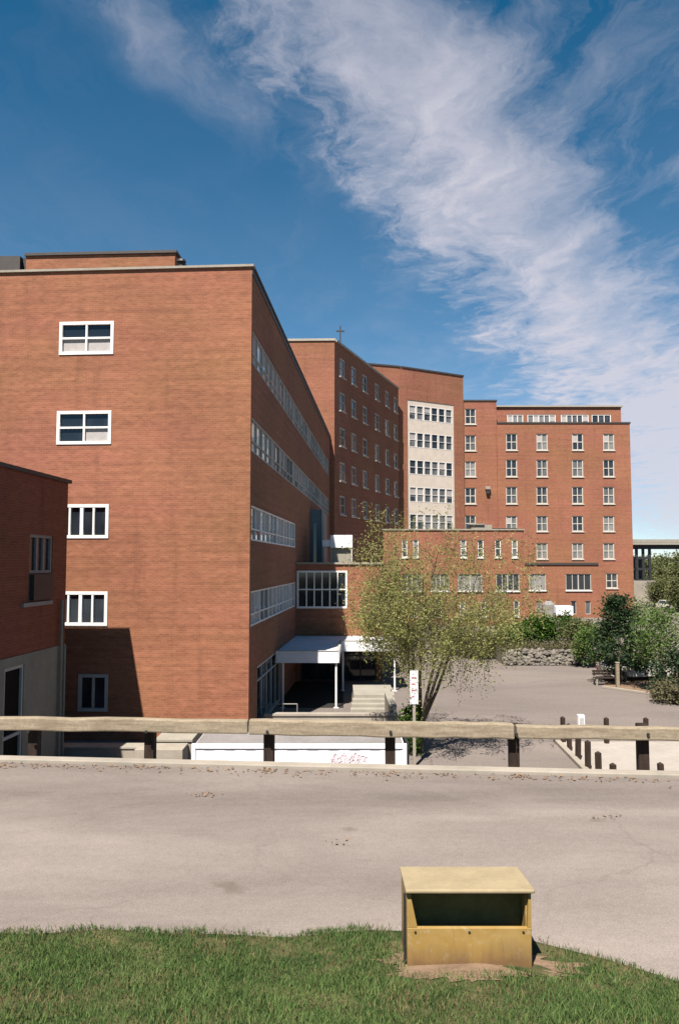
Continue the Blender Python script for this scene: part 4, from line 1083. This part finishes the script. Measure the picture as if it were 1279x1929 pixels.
for i, (px, py, Y, rx, rz, mat, lab) in enumerate(((1005, 1187, 57, 1.5, .95, 'leaf_green', 'fresh green shrub at the left end of the hedge above the stone wall'), (1047, 1183, 57.3, 1.8, 1.05, 'leaf_green', 'fresh green shrub in the middle above the stone wall'), (965, 1200, 56.5, 1.2, .9, 'leaf_mid', 'yellowish green shrub behind the drooping tree twigs'), (905, 1215, 58, 1.7, 1.0, 'leaf_dry', 'pale dry shrub seen behind the sparse tree, nearest its trunk'), (850, 1205, 60, 1.6, 1.2, 'leaf_far', 'grey olive shrub directly behind the sparse tree crown'), (1093, 1195, 56, 1.4, 1.1, 'leaf_far', 'olive shrub at the right end of the stone wall'), (1122, 1215, 53, 1.6, 1.4, 'leaf_mid', 'wide green shrub left of the dark evergreen'))):
    q = P(px, py, Y); bush('shrub', (q.x, Y, q.z), (rx, .9, rz), lab, M[mat], 30 + i, 90, 45, .10, .2)
q = G(778, 1425); bush('shrub', (q.x - .02, q.y + .3, .9), (.42, .4, 1.0), 'fresh green weeds round the tree trunk foot', M['leaf_green'], 44, 60, 40, .07, .12)
rg5 = np.random.default_rng(77)                                     # weeds on the bank over the rocks
pw = np.stack([rg5.uniform(P(945, 1200, 55).x, P(1110, 1200, 55).x, 5000), rg5.uniform(54.4, 56.5, 5000), 1.0 + np.abs(rg5.normal(0, .28, 5000))], 1)
tag(link('weeds', leafmesh('weeds', pw, .07, M['leaf_dry'], rg5)), kind='stuff')

# stone wall
rw = random.Random(3); mb = MB(); x0, x1 = P(950, 1235, 54).x, P(1092, 1235, 54).x
import bmesh
bm = bmesh.new()
for k in range(420):
    x = rw.uniform(x0, x1); z = rw.uniform(.05, 1.05); s_ = rw.uniform(.09, .22)
    mt = Matrix.Translation((x, 54 + z * .45 + rw.uniform(-.1, .1), z)) @ Matrix.Rotation(rw.uniform(0, 6), 4, 'Z') @ Matrix.Rotation(rw.uniform(0, 1), 4, 'X') @ Matrix.Diagonal((s_ * rw.uniform(.9, 1.5), s_, s_ * rw.uniform(.6, .9), 1))
    r_ = bmesh.ops.create_icosphere(bm, subdivisions=1, radius=1, matrix=mt)
    for v in r_['verts']: v.co += Vector((rw.uniform(-.04, .04), rw.uniform(-.04, .04), rw.uniform(-.04, .04)))
bmesh.ops.create_cube(bm, size=1, matrix=Matrix.Translation(((x0 + x1) / 2, 55.8, .5)) @ Matrix.Diagonal((x1 - x0, 2.6, 1.0, 1)))
me = bpy.data.meshes.new('stone_wall'); bm.to_mesh(me); bm.free(); me.materials.append(plain('grey_field_stone', (.13, .116, .099), .95, .15, .55, 2.2))
tag(link('stone_wall', me), 'rough low wall of grey field stones at the back of the yard', 'wall')

# soil verge with kerb on the right, bench
mb = MB(); v0, v1, v2, v3 = G(1135, 1296), G(1300, 1320), G(1420, 1262), G(1150, 1262)
mb.poly([(p.x, p.y, .03) for p in (v0, v1, v2, v3)]); tag(build(mb, 'soil_verge', M['soil']), kind='structure')
mb = MB(); strip(mb, (v0.x, v0.y), (v1.x, v1.y), 0, .14, .12, .0); tag(build(mb, 'kerb', M['concrete_pale'], bevel=.02), kind='structure')
q = G(1142, 1291); bn = thing('park_bench', (q.x, q.y, 0), 'dark wooden bench at the yard edge before the evergreen', 'bench')
mb = MB(); 
for k in range(3): mb.box(q.x - .75, q.x + .75, q.y - .2 + .14 * k, q.y - .08 + .14 * k, .42, .46)
build(mb, 'seat', M['bollard'], bn)
mb = MB(); mb.box(q.x - .75, q.x + .75, q.y + .24, q.y + .28, .58, .70); mb.box(q.x - .75, q.x + .75, q.y + .24, q.y + .28, .74, .86); build(mb, 'backrest', M['bollard'], bn)
for x in (q.x - .62, q.x + .62):
    mb = MB(); mb.box(x - .04, x + .04, q.y - .18, q.y - .1, 0, .418); mb.box(x - .04, x + .04, q.y + .282, q.y + .34, 0, .88); build(mb, 'leg', M['concrete_pale'], bn)
q = G(1163, 1297); ps = thing('timber_post', (q.x, q.y, 0), 'pale upright timber post beside the bench', 'post')
mb = MB(); mb.box(q.x - .09, q.x + .09, q.y - .09, q.y + .09, 0, 1.45); build(mb, 'shaft', M['rail_wood'], ps, .01)
mb = MB(); mb.box(q.x - .11, q.x + .11, q.y - .11, q.y + .11, 1.452, 1.5); build(mb, 'cap', M['concrete_pale'], ps)

# things against the far block's foot
q = P(1061, 1157, 97); vn = thing('white_trailer', (q.x, 97, 0), 'small white box trailer at the foot of the far block', 'trailer')
mb = MB(); mb.box(q.x - 1.1, q.x + 1.1, 96.5, 98.5, .55, 1.75); build(mb, 'body', M['white_sheet'], vn, .04)
for s_ in (-.6, .6):
    mb = MB(); mb.tube((q.x + s_, 96.45, .32), (q.x + s_, 96.7, .32), .32, .32, 14); build(mb, 'wheel', M['rubber'], vn)
q = P(1033, 1150, 98); tk = thing('storage_tank', (q.x, 98, 0), 'round grey storage tank by the brick wall left of the white trailer', 'tank')
mb = MB(); mb.tube((q.x, 98, 0), (q.x, 98, 1.9), .85, .85, 20); mb.tube((q.x, 98, 1.9), (q.x, 98, 2.35), .85, .3, 20); build(mb, 'shell', M['grey_sheet'], tk)
mb = MB(); mb.tube((q.x, 98, 2.352), (q.x, 98, 2.5), .2, .2, 12); build(mb, 'hatch', M['dark_metal'], tk)

# ------------------------------------------------------------------ overpass
YO = 130.0; xo = P(1180, 1020, YO).x - 6
ov = thing('overpass', (xo, YO, 0), 'concrete overpass on dark steel piers beyond the far block', 'bridge')
zt, zm, zb = P(1230, 1016, YO).z, P(1230, 1026, YO).z, P(1230, 1033, YO).z
mb = MB(); mb.box(xo, xo + 160, YO, YO + 9, zm, zm + .35); mb.box(xo, xo + 160, YO - .02, YO + .3, zm + .353, zt); build(mb, 'deck', M['concrete'], ov)
mb = MB()
for k in range(4): mb.box(xo, xo + 160, YO + 1.2 + 2.1 * k, YO + 1.5 + 2.1 * k, zb, zm - .003)
build(mb, 'girder', M['dark_metal'], ov)
px0, px1 = P(1202, 1060, YO).x, P(1230, 1060, YO).x; zp = P(1210, 1094, YO).z
for xx in (px0, px1 + 22):
    mb = MB(); wd = px1 - px0
    for x in (xx + .15, xx + wd * .5, xx + wd - .15):
        for y in (YO + 1.2, YO + 7): mb.box(x - .2, x + .2, y - .2, y + .2, zp, zb - .003)
    for z in (zp + (zb - zp) * .36, zp + (zb - zp) * .7): mb.box(xx - .05, xx + wd + .05, YO + .98, YO + 1.0, z - .2, z + .2); mb.box(xx - .05, xx + wd + .05, YO + 7.21, YO + 7.25, z - .2, z + .2)
    mb.box(xx - .05, xx + wd + .05, YO + .98, YO + 7.25, zp - .002, zp + .2); mb.box(xx + .2, xx + wd - .2, YO + 3.6, YO + 3.8, zp + .19, zp + (zb - zp) * .75)
    for z in (zp + (zb - zp) * .36, zp + (zb - zp) * .7): mb.box(xx - .05, xx + .02, YO + .99, YO + 7.22, z - .15, z + .15)
    build(mb, 'pier', M['dark_metal'], ov)
    mb = MB(); mb.box(xx - 1.0, xx + wd + .5, YO + .3, YO + 8.5, -.1, zp - .003); build(mb, 'footing', M['concrete_pale'], ov)
# trees beyond
farp = None
labs = ['olive round tree behind the overpass, nearest its pier', 'olive round tree behind the overpass, second from its pier', 'olive round tree behind the overpass, third from its pier', 'olive round tree behind the overpass, fourth from its pier', 'smaller olive tree in front of the overpass by the distant cars', 'olive tree right of the distant cars before the overpass']
for i, (px, Y, s_) in enumerate(((1240, 158, 1.0), (1264, 150, .95), (1292, 165, 1.1), (1340, 155, 1.0), (1246, 126, .62), (1282, 112, .60))):
    x = (px - 639.5) / F * Y
    if farp is None:
        farp = dense_tree((0, 0, 4.2), (4.2, 3.6, 3.9), labs[0], M['leaf_far'], 60, 1.0, 170, 50, .26, .6, 'trees round the overpass')
        for ch in farp.children: ch.matrix_parent_inverse = Matrix.Identity(4)
        o = farp
    else:
        o = farp.copy(); COL.objects.link(o)
        for ch in farp.children:
            c_ = ch.copy(); COL.objects.link(c_); c_.parent = o
    o.location = (x, Y, 0); o.scale = (s_, s_, s_ * rnd.uniform(.9, 1.1)); o.rotation_euler = (0, 0, rnd.uniform(0, 6)); o['label'] = labs[i]
rg6 = np.random.default_rng(91)
tp = np.concatenate([clump_pts(rg6, (x, 330 + rg6.uniform(-30, 30), 4.5), (12, 8, 5.0), 40, 40, 1.2) for x in np.arange(60, 420, 12)])
tag(link('woods', leafmesh('woods', tp[tp[:, 2] > .1], .8, M['leaf_far'], rg6)), kind='stuff')
